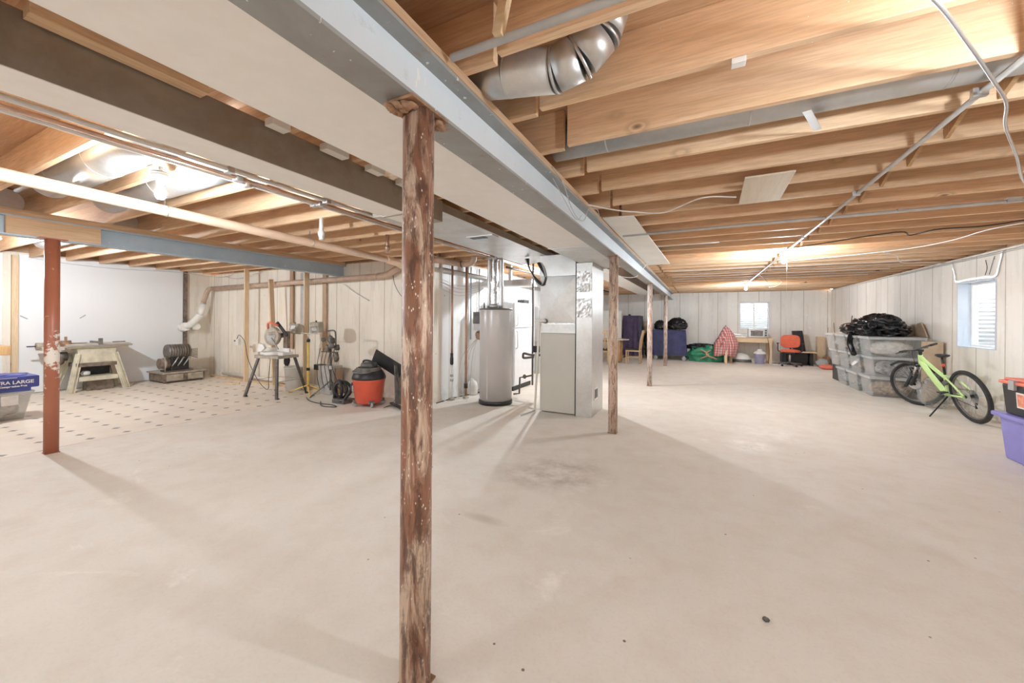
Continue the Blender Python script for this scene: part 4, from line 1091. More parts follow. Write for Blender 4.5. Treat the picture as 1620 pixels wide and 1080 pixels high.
# ================================================================= FURNACE
t = thing('furnace', 'beige furnace cabinet with creased sheet metal plenum in the middle of the basement', 'furnace', (-1.87, 5.62, 0))
MB().box(-.285, .262, -.32, .32, .02, 1.18).build('cabinet', M['beige'], t, bevel=.006)
MB().box(-.280, .258, -.326, -.32, .04, 1.16).build('front_panel', M['beige'], t, bevel=.003)
MB().box(-.285, .262, -.32, .32, 1.182, 1.33).build('coil_case', M['galv'], t, bevel=.004)
MB().box(-.27, .25, -.324, -.32, 1.315, 1.335).build('case_trim', M['chrome'], t)
m = MB(); v = [(-.285, -.32, 1.335), (.262, -.32, 1.335), (.262, -.32, 2.02), (-.285, -.32, 2.02), (-.01, -.362, 1.70)]
m.add(v, [(0, 1, 4), (1, 2, 4), (2, 3, 4), (3, 0, 4)])
m.box(-.285, .262, -.3199, .32, 1.335, 2.02); m.build('plenum', M['galv'], t)
MB().box(-.30, .262, -.33, .32, 2.022, 2.34).build('plenum_collar', M['duct'], t, bevel=.004)
MB().tube(smooth([(-.20, -.33, 1.36), (-.20, -.40, 1.37), (-.28, -.42, 1.37), (-.33, -.40, 1.37)], 5), .022, 12).build('drain_stub', M['pvc'], t)
MB().cyl((-.20, -.345, 1.36), (-.20, -.33, 1.36), .035, n=18).build('drain_flange', M['darkgrey'], t)
t = thing('return_drop', 'tall galvanised return duct standing against the right side of the furnace', 'duct', (-1.486, 5.64, 0))
MB().box(-.114, .121, -.345, .32, .0, 2.198).build('duct_body', M['galv'], t, bevel=.003)
MB().box(-.122, -.116, -.352, -.345, .0, 2.19).build('black_seam', M['black'], t)
for z0, z1 in ((1.78, 2.08), (1.42, 1.69)): 
    m = MB(); n = 12; vs = []
    for i in range(n+1):
        for j in range(n+1):
            x = -.108+.222*i/n; z = z0+(z1-z0)*j/n
            vs.append((x, -.349-.014*abs(noise.noise(Vector((x*30, z*30, 3)))), z))
    m.add(vs, [(i*(n+1)+j, (i+1)*(n+1)+j, (i+1)*(n+1)+j+1, i*(n+1)+j+1) for i in range(n) for j in range(n)], False)
    m.build('foil_patch', M['foil'], t, thick=.002)
g = MB().box(.121, .128, -.22, -.02, .22, .40).build('side_grille', M['cream'], t, bevel=.003)
for y in (-.20, -.11): MB().box(.128, .131, y, y+.07, .245, .375).build('slot', M['black'], g)
t = thing('drain_line', 'thin white condensate pipe slanting down the left edge of the furnace', 'pipe', (-2.2, 5.28, 0))
MB().tube([(.045, 0, 1.37), (.03, 0, 1.20), (-.015, -.03, .02)], .016, 10).build('pipe', M['cream'], t)
MB().tube([(-.015, -.03, .02), (-.10, -.35, .014)], .012, 8).build('floor_run', M['cable'], t)
t = thing('wire_bundle', 'black looped hose bundle hanging at the top left of the furnace', 'cable', (-2.25, 5.30, 0))
for k in range(4):
    o = .02*k
    MB().tube(smooth([(-.18+o, .05, 2.32), (-.08, .0, 2.14), (.03+o, -.02, 1.95), (.12+o*.7, -.02, 1.90), (.18, -.03, 2.02), (.15-o, -.03, 2.16), (.10-o, 0, 2.24)], 6), .012 if k < 3 else .006, 8).build('hose', M['black' if k else 'cable'], t)
# gas pipe riser and fittings left of the furnace
t = thing('gas_pipe', 'black gas pipe riser with elbow and valve left of the furnace', 'pipe', (-2.60, 6.05, 0))
MB().cyl((0, 0, .25), (0, 0, 2.36), .016, n=12).build('riser', M['iron'], t)
MB().tube(smooth([(.25, 0, .78), (-.02, 0, .77), (-.16, 0, .79), (-.18, 0, .745), (-.16, 0, .71), (.02, 0, .735)], 4), .020, 10).build('loop', M['iron'], t)
MB().tube([(0, 0, .42), (-.15, 0, .38), (-.24, 0, .36), (-.25, 0, .08), (-.36, 0, .06)], .016, 10).build('branch', M['iron'], t)
MB().blob((-.15, 0, .385), (.035, .03, .04), .1, 2, 1, 14, 10).build('valve', M['iron'], t)
MB().box(.04, .12, -.02, .04, .45, 1.55).build('control_board', M['beige'], t, bevel=.004)
MB().box(.03, .13, -.04, .02, .82, .93).build('gas_control', M['black'], t, bevel=.004)
MB().box(.05, .12, -.05, .0, 1.0, 1.6).build('insulation', M['steel'], t, bevel=.01)

# ================================================================= WATER HEATER
t = thing('water_heater', 'tall grey cylindrical water heater on a black base ring', 'water heater', (-3.035, 5.52, 0))
MB().lathe([(.268, .065), (.268, 1.53), (.262, 1.548), (.05, 1.553)], n=64).build('tank', M['heater'], t)
MB().lathe([(.277, .0), (.277, .062), (.27, .068)], n=64).build('base_ring', M['black'], t)
MB().lathe([(.274, 1.535), (.274, 1.556), (.25, 1.562), (.04, 1.563)], n=64).build('top_cap', M['darkgrey'], t)
MB().cyl((-.16, -.12, 1.56), (-.16, -.12, 1.66), .010, n=10).build('relief_stub', M['black'], t)
MB().box(-.02, .0, -.27, -.268, .10, 1.5).build('seam', M['heater'], t)
t = thing('flue_stack', 'shiny foil wrapped flue pipes rising from the water heater', 'flue', (-3.06, 5.50, 1.565))
rn = random.Random(3)
for x, y, r, n0, mt in ((-.01, 0, .062, 9, 'chrome'), (-.12, .03, .030, 9, 'foil'), (.115, .02, .038, 9, 'foil')):
    pr = []
    for k in range(15):
        z = .86*k/14; pr.append((r*(1+.10*rn.uniform(-1, 1)), z))
    MB().lathe(pr, (x, y, 0), 24).build('pipe_wrap', M[mt], t)
MB().lathe([(.075, 0), (.075, .05), (.062, .07)], (-.01, 0, .0), 28).build('collar', M['foil'], t)
# utility pipes against the whitewashed wall
t = thing('vent_pipe', 'copper brown standpipe with black coupling and white lower section by the utility wall', 'pipe', (-3.80, 5.35, 0))
MB().cyl((0, 0, .78), (0, 0, 2.32), .019, n=12).build('upper_pipe', M['copper'], t)
MB().lathe([(.022, .60), (.030, .62), (.030, .70), (.024, .74), (.026, .80)], (0, 0, 0), 16).build('coupling', M['black'], t)
MB().cyl((0, 0, .03), (0, 0, .61), .020, n=12).build('lower_pipe', M['whiteplastic'], t)
for z in (.34, .42): MB().cyl((0, 0, z-.02), (0, 0, z+.02), .027, n=14).build('clamp', M['grey'], t)
MB().cyl((0, 0, 0), (0, 0, .03), .055, n=18).build('floor_flange', M['dust'], t)
t = thing('vent_pipe', 'full height copper brown standpipe just left of the water heater', 'pipe', (-3.66, 5.58, 0))
MB().cyl((0, 0, .05), (0, 0, 2.32), .022, n=12).build('pipe', M['copper'], t)
MB().cyl((0, 0, .18), (0, 0, .26), .032, n=16).build('coupling', M['black'], t)
MB().cyl((0, 0, 0), (0, 0, .05), .05, n=18).build('floor_flange', M['dust'], t)
for k, (x, y, lb) in enumerate(((-3.87, 6.05, 'thin blue grey conduit on the whitewashed wall, first behind the standpipes'), (-3.87, 6.35, 'thin pale conduit on the whitewashed wall, second behind the standpipes'))):
    MB().cyl((x, y, 1.0), (x, y, 2.36), .014, n=8).build('wall_conduit', M['cable' if k else 'bluebeam'], label=lb, cat='conduit')
t = thing('meter_cluster', 'cluster of meter boxes and valves on the utility wall beside the heater', 'meter', (-3.72, 6.08, 0))
MB().box(-.09, .05, -.05, .06, 1.30, 1.52).build('box', M['darkgrey'], t, bevel=.008)
MB().box(-.07, .07, -.06, .04, 1.18, 1.30).build('box', M['steel'], t, bevel=.006)
MB().torus((.04, -.02, 1.56), .065, .005, 'y', 24, 6).build('coiled_wire', M['steel'], t)
MB().blob((.0, 0, 1.08), (.06, .05, .08), .3, 3, 3, 14, 10).build('valve', M['copper'], t)
for k in range(4): MB().tube(smooth([(.0, -.02, 1.04), (-.05-.03*k, -.10-.06*k, .75), (-.02-.02*k, -.22-.10*k, .35), (.02, -.30-.12*k, .02)], 6), .005, 6).build('drop_wire', M['cable'], t)
t = thing('drain_jug', 'white plastic jug standing on the floor behind the standpipe', 'jug', (-3.74, 5.92, 0))
MB().lathe([(.07, 0), (.095, .02), (.10, .16), (.08, .23), (.03, .27), (.03, .30)], n=24).build('bottle', M['whiteplastic'], t)
MB().torus((0, -.08, .20), .035, .01, 'x', 16, 8).build('handle', M['whiteplastic'], t)
MB().box(-3.68, -3.56, 6.10, 6.2, 0, .42).build('condensate_pump', M['black'], label='black pump box on the floor half hidden by the water heater', cat='pump', bevel=.01)
m = MB(); m.tube([(-3.72+.22*math.cos(a*.3), 5.35+.20*math.sin(a*.3), .010+.001*a) for a in range(26)], .006, 6)
m.build('coiled_cord', M['cablewhite'], label='white cord coiled on the floor around the standpipe feet', cat='cord')
wire('extension_cord', [(-3.85, 5.0, .01), (-3.84, 5.3, .01), (-3.82, 5.6, .01), (-3.7, 6.2, .01)], .008, 'cableblack', 'dark cord lying along the foot of the whitewashed wall', 'cord')
# duct run over refrigerator, pipes along the utility wall top
t = thing('branch_duct', 'small rectangular duct over the refrigerator', 'duct', (-3.4, 6.5, 0))
MB().box(-.45, .62, -.10, .10, 2.03, 2.13).build('duct_section', M['duct'], t, bevel=.004)
MB().box(-.45, .64, -.12, .12, 2.005, 2.03).build('flange', M['ductpale'], t)
MB().box(.10, .16, -.02, .02, 2.13, ZC).build('hanger_strap', M['galv'], t)
m = MB().cyl((-3.84, 5.1, 2.20), (-3.84, 14.5, 2.20), .04, n=14)
m.build('wall_pipe', M['duct'], label='grey pipe running along the top of the whitewashed wall', cat='pipe')
for k in range(4):
    wire('utility_wire', [(-3.87, 5.1, 2.05-.05*k), (-3.85, 5.6, 1.98-.06*k), (-3.85, 6.2, 2.02-.04*k), (-3.86, 6.9, 2.12)], .004, 'cable', 'thin sagging wire on the whitewashed wall', group='wires on the whitewashed wall')
# refrigerator
t = thing('refrigerator', 'white top freezer refrigerator standing behind the water heater', 'refrigerator', (-3.52, 7.0, 0))
MB().box(-.34, .27, -.44, .44, .07, 1.72).build('body', M['white'], t, bevel=.012)
MB().box(.275, .325, -.435, .435, 1.22, 1.71).build('freezer_door', M['white'], t, bevel=.012)
MB().box(.275, .325, -.435, .435, .10, 1.205).build('fridge_door', M['white'], t, bevel=.012)
MB().box(.20, .29, -.42, .42, .0, .08).build('kick_plate', M['black'], t)
for z0, z1 in ((1.26, 1.50), (.82, 1.16)): MB().tube([(.33, -.38, z0), (.36, -.38, z0+.02), (.36, -.38, z1-.02), (.33, -.38, z1)], .012, 8).build('handle', M['whiteplastic'], t)
MB().box(-3.66, -3.42, 6.72, 6.95, 1.722, 1.80).build('appliance_box', M['white'], label='small white box on top of the refrigerator', cat='box', bevel=.006)
MB().box(-3.40, -3.25, 7.1, 7.35, 1.722, 1.79).build('black_case', M['black'], label='small black case on top of the refrigerator', cat='case', bevel=.006)

# ================================================================= FAR LEFT: DINING SET AND CARTS
def dining_chair(loc, rz, label):
    t = thing('dining_chair', label, 'chair', loc, rz)
    # faces +x ; back at -x
    for s in (-1, 1):
        MB().bar((.20, s*.19, 0), (.20, s*.19, .43), .035, .035, (0, 1, 0)).build('leg', M['honeyr'], t, bevel=.003)
        MB().tube([Vector(p) for p in ((-.22, s*.19, 0), (-.20, s*.19, .43), (-.23, s*.19, .75), (-.30, s*.19, 1.06))], .020, 8).build('leg', M['honeyr'], t)
    MB().box(-.22, .22, -.21, .21, .39, .43).build('seat_frame', M['honeyr'], t, bevel=.004)
    MB().box(-.20, .23, -.20, .20, .43, .475).build('seat', M['black'], t, bevel=.012)
    MB().bar((-.285, -.19, 1.02), (-.285, .19, 1.02), .025, .10, (0, 0, 1)).build('top_rail', M['honeyr'], t, bevel=.004)
    for k in range(3): MB().bar((-.212, -.10+.10*k, .47), (-.275, -.10+.10*k, .98), .012, .05, (1, 0, 0)).build('back_slat', M['honeyr'], t)
    for y in (-.19, .19): MB().bar((-.20, y, .20), (.20, y, .20), .02, .025).build('stretcher', M['honeyr'], t)
    return t
M['honeyr'] = wood('chair_honey', (.80, .56, .34), (.66, .42, .22), 'z', knots=False, rough=.4)
dining_chair((-1.92, 12.72, 0), math.radians(180), 'honey wood dining chair with black seat at the right end of the table')
dining_chair((-2.72, 12.15, 0), math.radians(80), 'honey wood slat back dining chair before the table, beside the furnace')
t = thing('dining_table', 'oval white topped dining table on honey wood legs', 'table', (-2.75, 12.85, 0))
m = MB(); m.lathe([(.62, .735), (.64, .75), (.62, .765)], n=40); m.v = [(x*1.05, y*.75, z) for x, y, z in m.v]
m.build('table_top', M['cream'], t)
for sx in (-.42, .38):
    for sy in (-.25, .25): MB().lathe([(.03, 0), (.055, .18), (.03, .34), (.05, .50), (.035, .60), (.05, .735)], (sx, sy, 0), 16).build('leg', M['honey'], t)
MB().box(-.45, .42, -.28, .28, .66, .73).build('apron', M['honey'], t, bevel=.004)
MB().box(-3.50, -2.56, 14.1, 14.14, .35, 1.73).build('foam_board', M['cream'], label='tall off white board standing upright behind the dining table', cat='board', bevel=.004, loc=None)
MB().box(-3.45, -2.6, 13.95, 14.3, 0, .35).build('storage_crate', M['card'], label='low brown crate under the tall off white board', cat='crate', bevel=.006)
# violet covered tall rack
t = thing('covered_rack', 'tall rack under a dark violet cloth behind the dining chair', 'rack', (-2.26, 14.70, 0))
MB().drape(-.30, .28, -.24, .24, .10, 1.56, .03, 7, .05, 2).build('cover', M['violet'], t)
MB().drape(.20, .34, -.22, .24, .6, 1.55, .02, 3, .04, 4).build('side_cloth', M['black'], t)
for sx in (-.26, .28): MB().cyl((sx, -.2, .04), (sx, -.16, .04), .04, n=16).build('caster', M['darkgrey'], t)
MB().blob((-.12, 0, 1.585), (.05, .04, .03), .2, 3, 3, 12, 8).build('top_knob', M['black'], t)
MB().blob((-1.74, 14.8, .5), (.12, .2, .48), .35, 2.5, 4, 28, 18, flat=-.5, ridge=True).build('trash_bag', M['bag'], label='upright black bag between the violet rack and navy cart', cat='bag')
MB().box(-1.9, -1.65, 15.0, 15.1, 0, 1.35).build('cardboard_sheet', M['card'], label='brown cardboard sheet standing behind the upright black bag', cat='cardboard', bevel=.003)
# navy covered cart
t = thing('covered_cart', 'wheeled cart hidden under a navy blue cloth with bags on top', 'cart', (-.98, 14.72, 0))
MB().drape(-.56, .50, -.30, .30, .17, 1.05, .035, 8, .05, 6).build('cover', M['navy'], t)
MB().box(-.52, .48, -.27, .27, .14, .17).build('base_shelf', M['darkgrey'], t)
for sx in (-.44, .48):
    for sy in (-.26, .26):
        MB().cyl((sx, sy-.025, .065), (sx, sy+.025, .065), .065, n=20).build('caster', M['grey'], t)
        MB().box(sx-.02, sx+.02, sy-.03, sy+.03, .10, .15).build('caster_fork', M['steel'], t)
MB().blob((-.74, 14.70, 1.22), (.32, .28, .26), .38, 3.2, 11, 44, 26, flat=-.15, ridge=True).build('trash_bag', M['bag'], label='plump shiny black bag on the right of the navy cart top', cat='bag')
MB().blob((-1.30, 14.70, 1.19), (.20, .26, .20), .38, 3.2, 17, 40, 24, flat=-.12, ridge=True).build('trash_bag', M['bag'], label='flatter shiny black bag on the left of the navy cart top', cat='bag')
# green tarp bag
t = thing('tarp_bag', 'crumpled green plastic bag with gold brown lettering print on the floor', 'bag', (.18, 14.62, 0))
MB().blob((0, 0, .20), (.62, .32, .34), .22, 2.6, 23, 60, 30, flat=-.20).build('bag_body', M['green'], t)
for k, (x0, sgn) in enumerate(((-.16, 1), (.14, -1))):
    pts = []
    for j in range(9):
        a = j/8; x = x0 + .22*math.sin(a*PI)*sgn + .18*a*(1 if k else 0); z = .40 - .28*a
        pts.append((x, -.335+.10*abs(x)-.05*(1-abs(.22-z)/.22) + .0, z))
    MB().tube(smooth(pts, 4), .028, 8).build('gold_print', M['gold'], t)
MB().blob((.05, 14.72, .47), (.52, .26, .13), .38, 3.4, 29, 48, 24, flat=-.06, ridge=True).build('trash_bag', M['bag'], label='flat black bag lying on top of the green bag', cat='bag')
MB().blob((.62, 14.75, .2), (.16, .22, .26), .3, 3, 31, 28, 18, flat=-.2, ridge=True).build('trash_bag', M['bag'], label='small black bag squeezed between green bag and plaid cloth', cat='bag')
# plaid cloth on a stand
t = thing('plaid_cloth_stand', 'red plaid cloth thrown over a wooden stand beside the desk', 'cloth', (.75, 14.28, 0))
m = MB(); rows = 14; n = 40; vs = []
for j in range(rows+1):
    a = j/rows; z = 1.19 - .95*a; r = .05 + .27*min(1, a*1.7)**.8 - .04*max(0, a-.7)*3
    for i in range(n):
        th = 2*PI*i/n; q = r*(1 + .16*math.sin(th*7+a*2)*min(1, a*2))
        vs.append((q*math.cos(th)*1.0 + .03*math.sin(5*a), q*math.sin(th)*.6, z + .03*math.sin(th*3)*a))
m.add(vs, [(j*n+i, j*n+(i+1)%n, (j+1)*n+(i+1)%n, (j+1)*n+i) for j in range(rows) for i in range(n)], True); m.add(vs[:n], [list(range(n))])
m.build('cloth', M['plaid'], t, thick=.006)
MB().cyl((0, 0, 1.0), (0, 0, 1.24), .022, n=12).build('post_top', M['darkgrey'], t)
MB().box(-.04, .04, -.16, -.10, 0, .45).build('wooden_leg', M['stud'], t, bevel=.004)
MB().box(-.04, .04, .06, .12, 0, .45).build('wooden_leg', M['stud'], t, bevel=.004)
MB().cyl((0, 0, .40), (0, 0, 1.0), .02, n=10).build('pole', M['darkgrey'], t)
# desk under the window
t = thing('desk', 'plain light wood desk under the back wall window', 'desk', (1.52, 14.88, 0))
MB().box(-.66, .60, -.34, .34, .81, .84).build('desk_top', M['rawx'], t, bevel=.003)
MB().box(-.64, .56, -.33, -.30, .69, .81).build('apron', M['rawx'], t, bevel=.003)
for sx in (-.60, .50):
    for sy in (-.30, .30): MB().box(sx-.04, sx+.04, sy-.04, sy+.04, 0, .81).build('leg', M['stud'], t, bevel=.003)
t = thing('toaster_oven', 'silver toaster oven with dark glass door on the desk', 'oven', (1.69, 14.76, .842))
MB().box(-.27, .27, -.17, .17, .015, .30).build('body', M['steel'], t, bevel=.01)
MB().box(-.21, .13, -.178, -.170, .06, .25).build('glass_door', M['darkgrey'], t, bevel=.004)
MB().box(-.20, .12, -.200, -.190, .235, .25).build('door_handle', M['chrome'], t, bevel=.003)
MB().box(.16, .25, -.176, -.170, .04, .28).build('control_panel', M['grey'], t)
for k in range(3): MB().cyl((.205, -.20, .09+.075*k), (.205, -.17, .09+.075*k), .022, n=14).build('knob', M['black'], t)
t = thing('pan_stack', 'pale tray and dishes piled left of the toaster oven', 'tray', (1.12, 14.72, .842))
MB().box(-.22, .22, -.14, .14, 0, .05).build('box', M['whiteplastic'], t, bevel=.01)
MB().box(-.20, .10, -.12, .12, .055, .12).build('box', M['steel'], t, bevel=.01)
MB().bar((-.2, -.12, .16), (.25, -.10, .13), .02, .015).build('rod', M['steel'], t)
wire('oven_cord', [(1.93, 14.6, .86), (1.95, 14.50, .75), (1.98, 14.5, .4), (1.96, 14.52, .03)], .008, 'cableblack', 'oven cord hanging down beside the desk leg', 'cord')
MB().obox((1.14, 15.36, .62), (.03, .02, .34)).build('wall_bracket', M['black'], label='short black bracket on the wall under the desk', cat='bracket')
# silver dome under the desk
t = thing('light_dome', 'silver domed lamp shade lying on the floor under the desk', 'shade', (1.25, 14.86, 0))
MB().lathe([(.285, 0), (.28, .10), (.23, .21), (.13, .29), (.03, .315)], n=40).build('dome', M['whiteplastic'], t)
MB().lathe([(.289, .02), (.287, .08), (.27, .12)], n=40, cap=False).build('dark_band', M['darkgrey'], t, thick=.004)
# lavender bucket
t = bucket('lavender plastic pail with white cover under the desk', (1.74, 14.66, 0), .125, .165, .33, 'lav', False)
MB().lathe([(.175, .32), (.17, .36), (.10, .42), (.07, .43), (.065, .47), (.02, .475)], n=32).build('cover', M['whiteplastic'], t)
MB().blob((2.3, 14.5, .012), (.30, .16, .02), .3, 3, 5, 30, 8, flat=-.01).build('plastic_sheet', M['paper'], label='flat pale plastic scrap on the floor between desk and office chair', cat='sheet')
# bench behind the office chair and black panels
t = thing('low_bench', 'low wooden board bench holding black boxes behind the red office chair', 'bench', (2.76, 14.92, 0))
MB().box(-.45, .48, -.22, .25, .40, .43).build('board', M['rawx'], t, bevel=.003)
for x in (-.36, .36): MB().box(x-.04, x+.04, -.16, .2, 0, .40).build('support', M['black'], t)
MB().box(2.50, 3.05, 14.86, 15.10, 0, .395).build('speaker_box', M['black'], label='black box stored under the low board bench', cat='box', bevel=.01)
MB().prism([(2.70, .435), (3.02, .435), (2.93, 1.09), (2.66, 1.08)], 'y', 14.98, 15.10).build('black_case', M['black'], label='tall black case leaning on the wall behind the red office chair', cat='case', bevel=.01)
# office chair
t = thing('office_chair', 'red upholstered office chair on five casters before the back wall', 'office chair', (2.50, 14.40, 0), math.radians(-12))
MB().lathe([(.03, .08), (.03, .30), (.02, .40)], n=16).build('gas_lift', M['chrome'], t)
for k in range(5):
    a = 2*PI*k/5 + .3; c, s = math.cos(a), math.sin(a)
    b = MB().bar((.02*c, .02*s, .10), (.30*c, .30*s, .075), .05, .03).build('base_arm', M['darkgrey'], t, bevel=.004)
    MB().cyl((.30*c-.02*s, .30*s+.02*c, .028), (.30*c+.02*s, .30*s-.02*c, .028), .028, n=14).build('caster', M['black'], b)
MB().blob((0, -.02, .47), (.27, .26, .055), .0, 2, 1, 36, 16).build('seat', M['coral'], t)
MB().box(-.12, .12, -.12, .12, .38, .42).build('seat_plate', M['black'], t, bevel=.006)
m = MB(); pl = []
for i in range(28):
    a = 2*PI*i/28; c, s = math.cos(a), math.sin(a)
    pl.append((.255*abs(c)**.55*(1 if c >= 0 else -1), .755 + .205*abs(s)**.6*(1 if s >= 0 else -1)))
m.prism(pl, 'y', .20, .26); m.build('backrest', M['coral'], t, bevel=.025)
MB().tube(smooth([(0, .10, .42), (0, .24, .44), (0, .29, .60), (0, .27, .75)], 5), .022, 10).build('back_post', M['black'], t)
for s in (-1, 1):
    MB().tube(smooth([(s*.20, .05, .44), (s*.30, .06, .46), (s*.31, .06, .62), (s*.31, .04, .68)], 5), .014, 8).build('arm_post', M['black'], t)
    MB().box(s*.31-.03, s*.31+.03, -.10, .14, .68, .71).build('armrest', M['black'], t, bevel=.01)
# corner tools
MB().tube([(3.66, 14.4, .02), (3.69, 14.9, 1.35)], .012, 8).build('long_handle', M['studb'], label='long thin pole leaning in the far right corner', cat='pole')
MB().tube([(3.5, 13.2, .02), (3.70, 13.35, 1.55)], .012, 8).build('long_handle', M['darkgrey'], label='dark pole leaning on the right wall behind the totes', cat='pole')
MB().box(3.35, 3.55, 15.2, 15.36, 0, .9).build('wood_plank', M['stud'], label='pale plank standing in the far right corner', cat='plank', bevel=.003)
t = thing('shovel', 'upturned shovel blade leaning in the far right corner', 'shovel', (3.58, 15.18, 0))
MB().blob((0, 0, .16), (.11, .03, .16), .05, 2, 1, 20, 14).build('blade', M['rust'], t)
MB().tube([(0, 0, .28), (.06, .1, 1.2)], .013, 8).build('shaft', M['studb'], t)
MB().blob((3.30, 13.9, .07), (.20, .14, .07), .2, 2, 8, 26, 12, flat=-.07).build('tool_case', M['redlid'], label='flat red case on the floor left of the tote stacks', cat='case')
MB().blob((3.35, 14.6, .12), (.16, .14, .13), .3, 2.4, 9, 24, 14, flat=-.12).build('grey_bag', M['grey'], label='grey lump bag on the floor in the far right corner', cat='bag')

# ================================================================= CLEAR TOTE STACKS ALONG THE RIGHT WALL
H = .352
def stack(x0, x1, y0, y1, contents, labels, seeds, off=0):
    out = []
    for k, (c, lb, sd) in enumerate(zip(contents, labels, seeds)):
        dx = (-.02, .015, -.04)[k] + off*k
        out.append(tub('storage_tote', lb, ((x0+x1)/2+dx, (y0+y1)/2, k*(H+.018)), x1-x0, y1-y0, H, content=c, k=.10, seed=sd))
    return out
stack(2.86, 3.62, 9.28, 9.80, (('stuffB', 'stuffA'), ('stuffA', 'stuffC'), ('stuffC', 'stuffA')),
      ('clear tote with tan and grey contents, bottom of the front stack behind the bike', 'clear tote with grey folded contents, middle of the front stack behind the bike', 'clear tote with pale contents, top of the front stack behind the bike'), (1, 2, 3))
_s = stack(2.84, 3.60, 9.90, 10.46, (('stuffA',), ('stuffB', 'stuffC'), ('stuffD', 'stuffC')),
      ('clear tote, bottom of the second stack from the bike', 'clear tote with round white label, middle of the second stack', 'clear tote with olive contents, top of the second stack'), (4, 5, 6))
stack(2.84, 3.60, 10.58, 11.16, (('stuffC', 'stuffA'), ('stuffC',), ('stuffB',)),
      ('clear tote with a white ball inside, bottom of the third stack', 'clear tote with milky contents, middle of the third stack', 'clear tote with brown contents, top of the third stack'), (7, 8, 9))
t = thing('storage_tote', 'clear tote overhanging at the far end of the stacks on top', 'tote', (3.20, 11.55, .74))
t2 = tub('storage_tote', 'milky clear tote overhanging at the far top end of the stacks', (3.16, 11.54, 2*(H+.018)), .76, .60, H, content=('stuffC',), seed=12)
bpy.data.objects.remove(t)
tub('storage_tote', 'milky clear tote at the far end in the middle row', (3.22, 11.52, H+.018), .74, .56, H, content=('stuffC',), seed=13)
MB().box(2.90, 3.5, 11.26, 11.78, 0, H).build('black_crate', M['black'], label='black crate under the far end of the tote stacks', cat='crate', bevel=.01)
MB().cyl((-.378, -.06, .19), (-.372, -.06, .185), .09, n=28).build('round_label', M['label'], _s[1])
t = thing('trash_bag', 'large shiny black bag sprawled over the tote stacks', 'bag', (3.20, 10.35, 1.112))
MB().blob((0, 0, .12), (.42, .92, .24), .50, 1.5, 41, 80, 40, flat=-.12, ridge=True).build('bag_film', M['bag'], t)
MB().blob((-.05, -.45, .16), (.34, .42, .26), .45, 1.7, 47, 50, 28, flat=-.15, ridge=True).build('bag_fold', M['bag'], t)
MB().tube(smooth([(-.42, -.25, .02), (-.46, -.33, -.15), (-.43, -.40, -.33), (-.44, -.5, -.37)], 6), [.05]*18+[.03], 10).build('hanging_corner', M['bag'], t)
MB().prism([(9.50, 1.115), (9.95, 1.115), (9.85, 1.36), (9.72, 1.38)], 'x', 3.68, 3.70).build('cardboard_flap', M['card'], label='brown cardboard flap leaning on the wall behind the black bag', cat='cardboard', bevel=.002)
MB().box(3.50, 3.70, 9.02, 9.22, 0, 1.05).build('cardboard_box', M['card'], label='narrow brown cardboard box standing behind the bike handlebar', cat='box', bevel=.004)
MB().blob((3.42, 8.55, .24), (.20, .20, .26), .3, 2.0, 51, 34, 22, flat=-.24, ridge=True).build('clear_bag', M['tub'], label='crumpled clear plastic bag on the floor behind the bike frame', cat='bag')

# ================================================================= BICYCLE
t = thing('mountain_bike', 'lime green full suspension mountain bike leaning on its kickstand by the right wall', 'bicycle', (3.42, 7.53, 0), 0)
t.rotation_euler = (math.radians(-11), 0, math.radians(95.5))
WR = .365; WB = 1.16
def wheel(name, cx, steer, parent):
    w = bpy.data.objects.new(name, None)
    rim = None
    tyre = MB().torus((0, 0, 0), WR-.027, .027, 'y', 72, 12)
    o = tyre.build(name, M['rubber'], parent); o.location = (cx, 0, WR); o.rotation_euler = (0, 0, steer)
    m = MB(); m.torus((0, 0, 0), WR-.058, .012, 'y', 72, 8); m.build('rim', M['darkgrey'], o)
    m = MB().cyl((0, -.045, 0), (0, .045, 0), .022, n=16); m.build('hub', M['black'], o)
    m = MB()
    for k in range(28):
        a = 2*PI*k/28; b = a + (.5 if k % 2 else -.5); s = .03*(1 if k % 4 < 2 else -1)
        m.cyl((.02*math.cos(b), s, .02*math.sin(b)), ((WR-.062)*math.cos(a), 0, (WR-.062)*math.sin(a)), .0016, n=5)
    m.build('spokes', M['steel'], o)
    m = MB().cyl((0, .040, 0), (0, .043, 0), .085, n=28); m.build('brake_disc', M['steel'], o)
    bpy.data.objects.remove(w)
    return o
wheel('rear_wheel', 0, 0, t)
ST = math.radians(33)
wheel('front_wheel', WB, ST, t)
# frame in lime
BBp = (.43, 0, .34)
def ftube(name, pts, r, mat='lime', n=14): return MB().tube(smooth(pts, 5), r, n).build(name, M[mat], t)
ftube('down_tube', [(.895, 0, .76), (.70, 0, .54), (.50, 0, .345), (.43, 0, .33)], .036)
ftube('top_tube', [(.88, 0, .85), (.66, 0, .71), (.42, 0, .58), (.36, 0, .56)], .026)
ftube('seat_tube', [(.44, 0, .33), (.42, 0, .48), (.40, 0, .62)], .021)
MB().cyl((.915, 0, .71), (.865, 0, .88), .030, n=20).build('head_tube', M['lime'], t)
for s in (-1, 1):
    MB().tube(smooth([(.42, s*.035, .34), (.25, s*.055, .34), (.0, s*.065, .365)], 5), .014, 10).build('chain_stay', M['lime'], t)
    MB().tube(smooth([(.36, s*.035, .60), (.20, s*.055, .52), (.0, s*.065, .375)], 5), .012, 10).build('seat_stay', M['lime'], t)
MB().cyl((.40, 0, .52), (.60, 0, .60), .022, n=14).build('shock', M['black'], t)
MB().cyl((.44, 0, .535), (.53, 0, .57), .030, n=14).build('shock_can', M['black'], t)
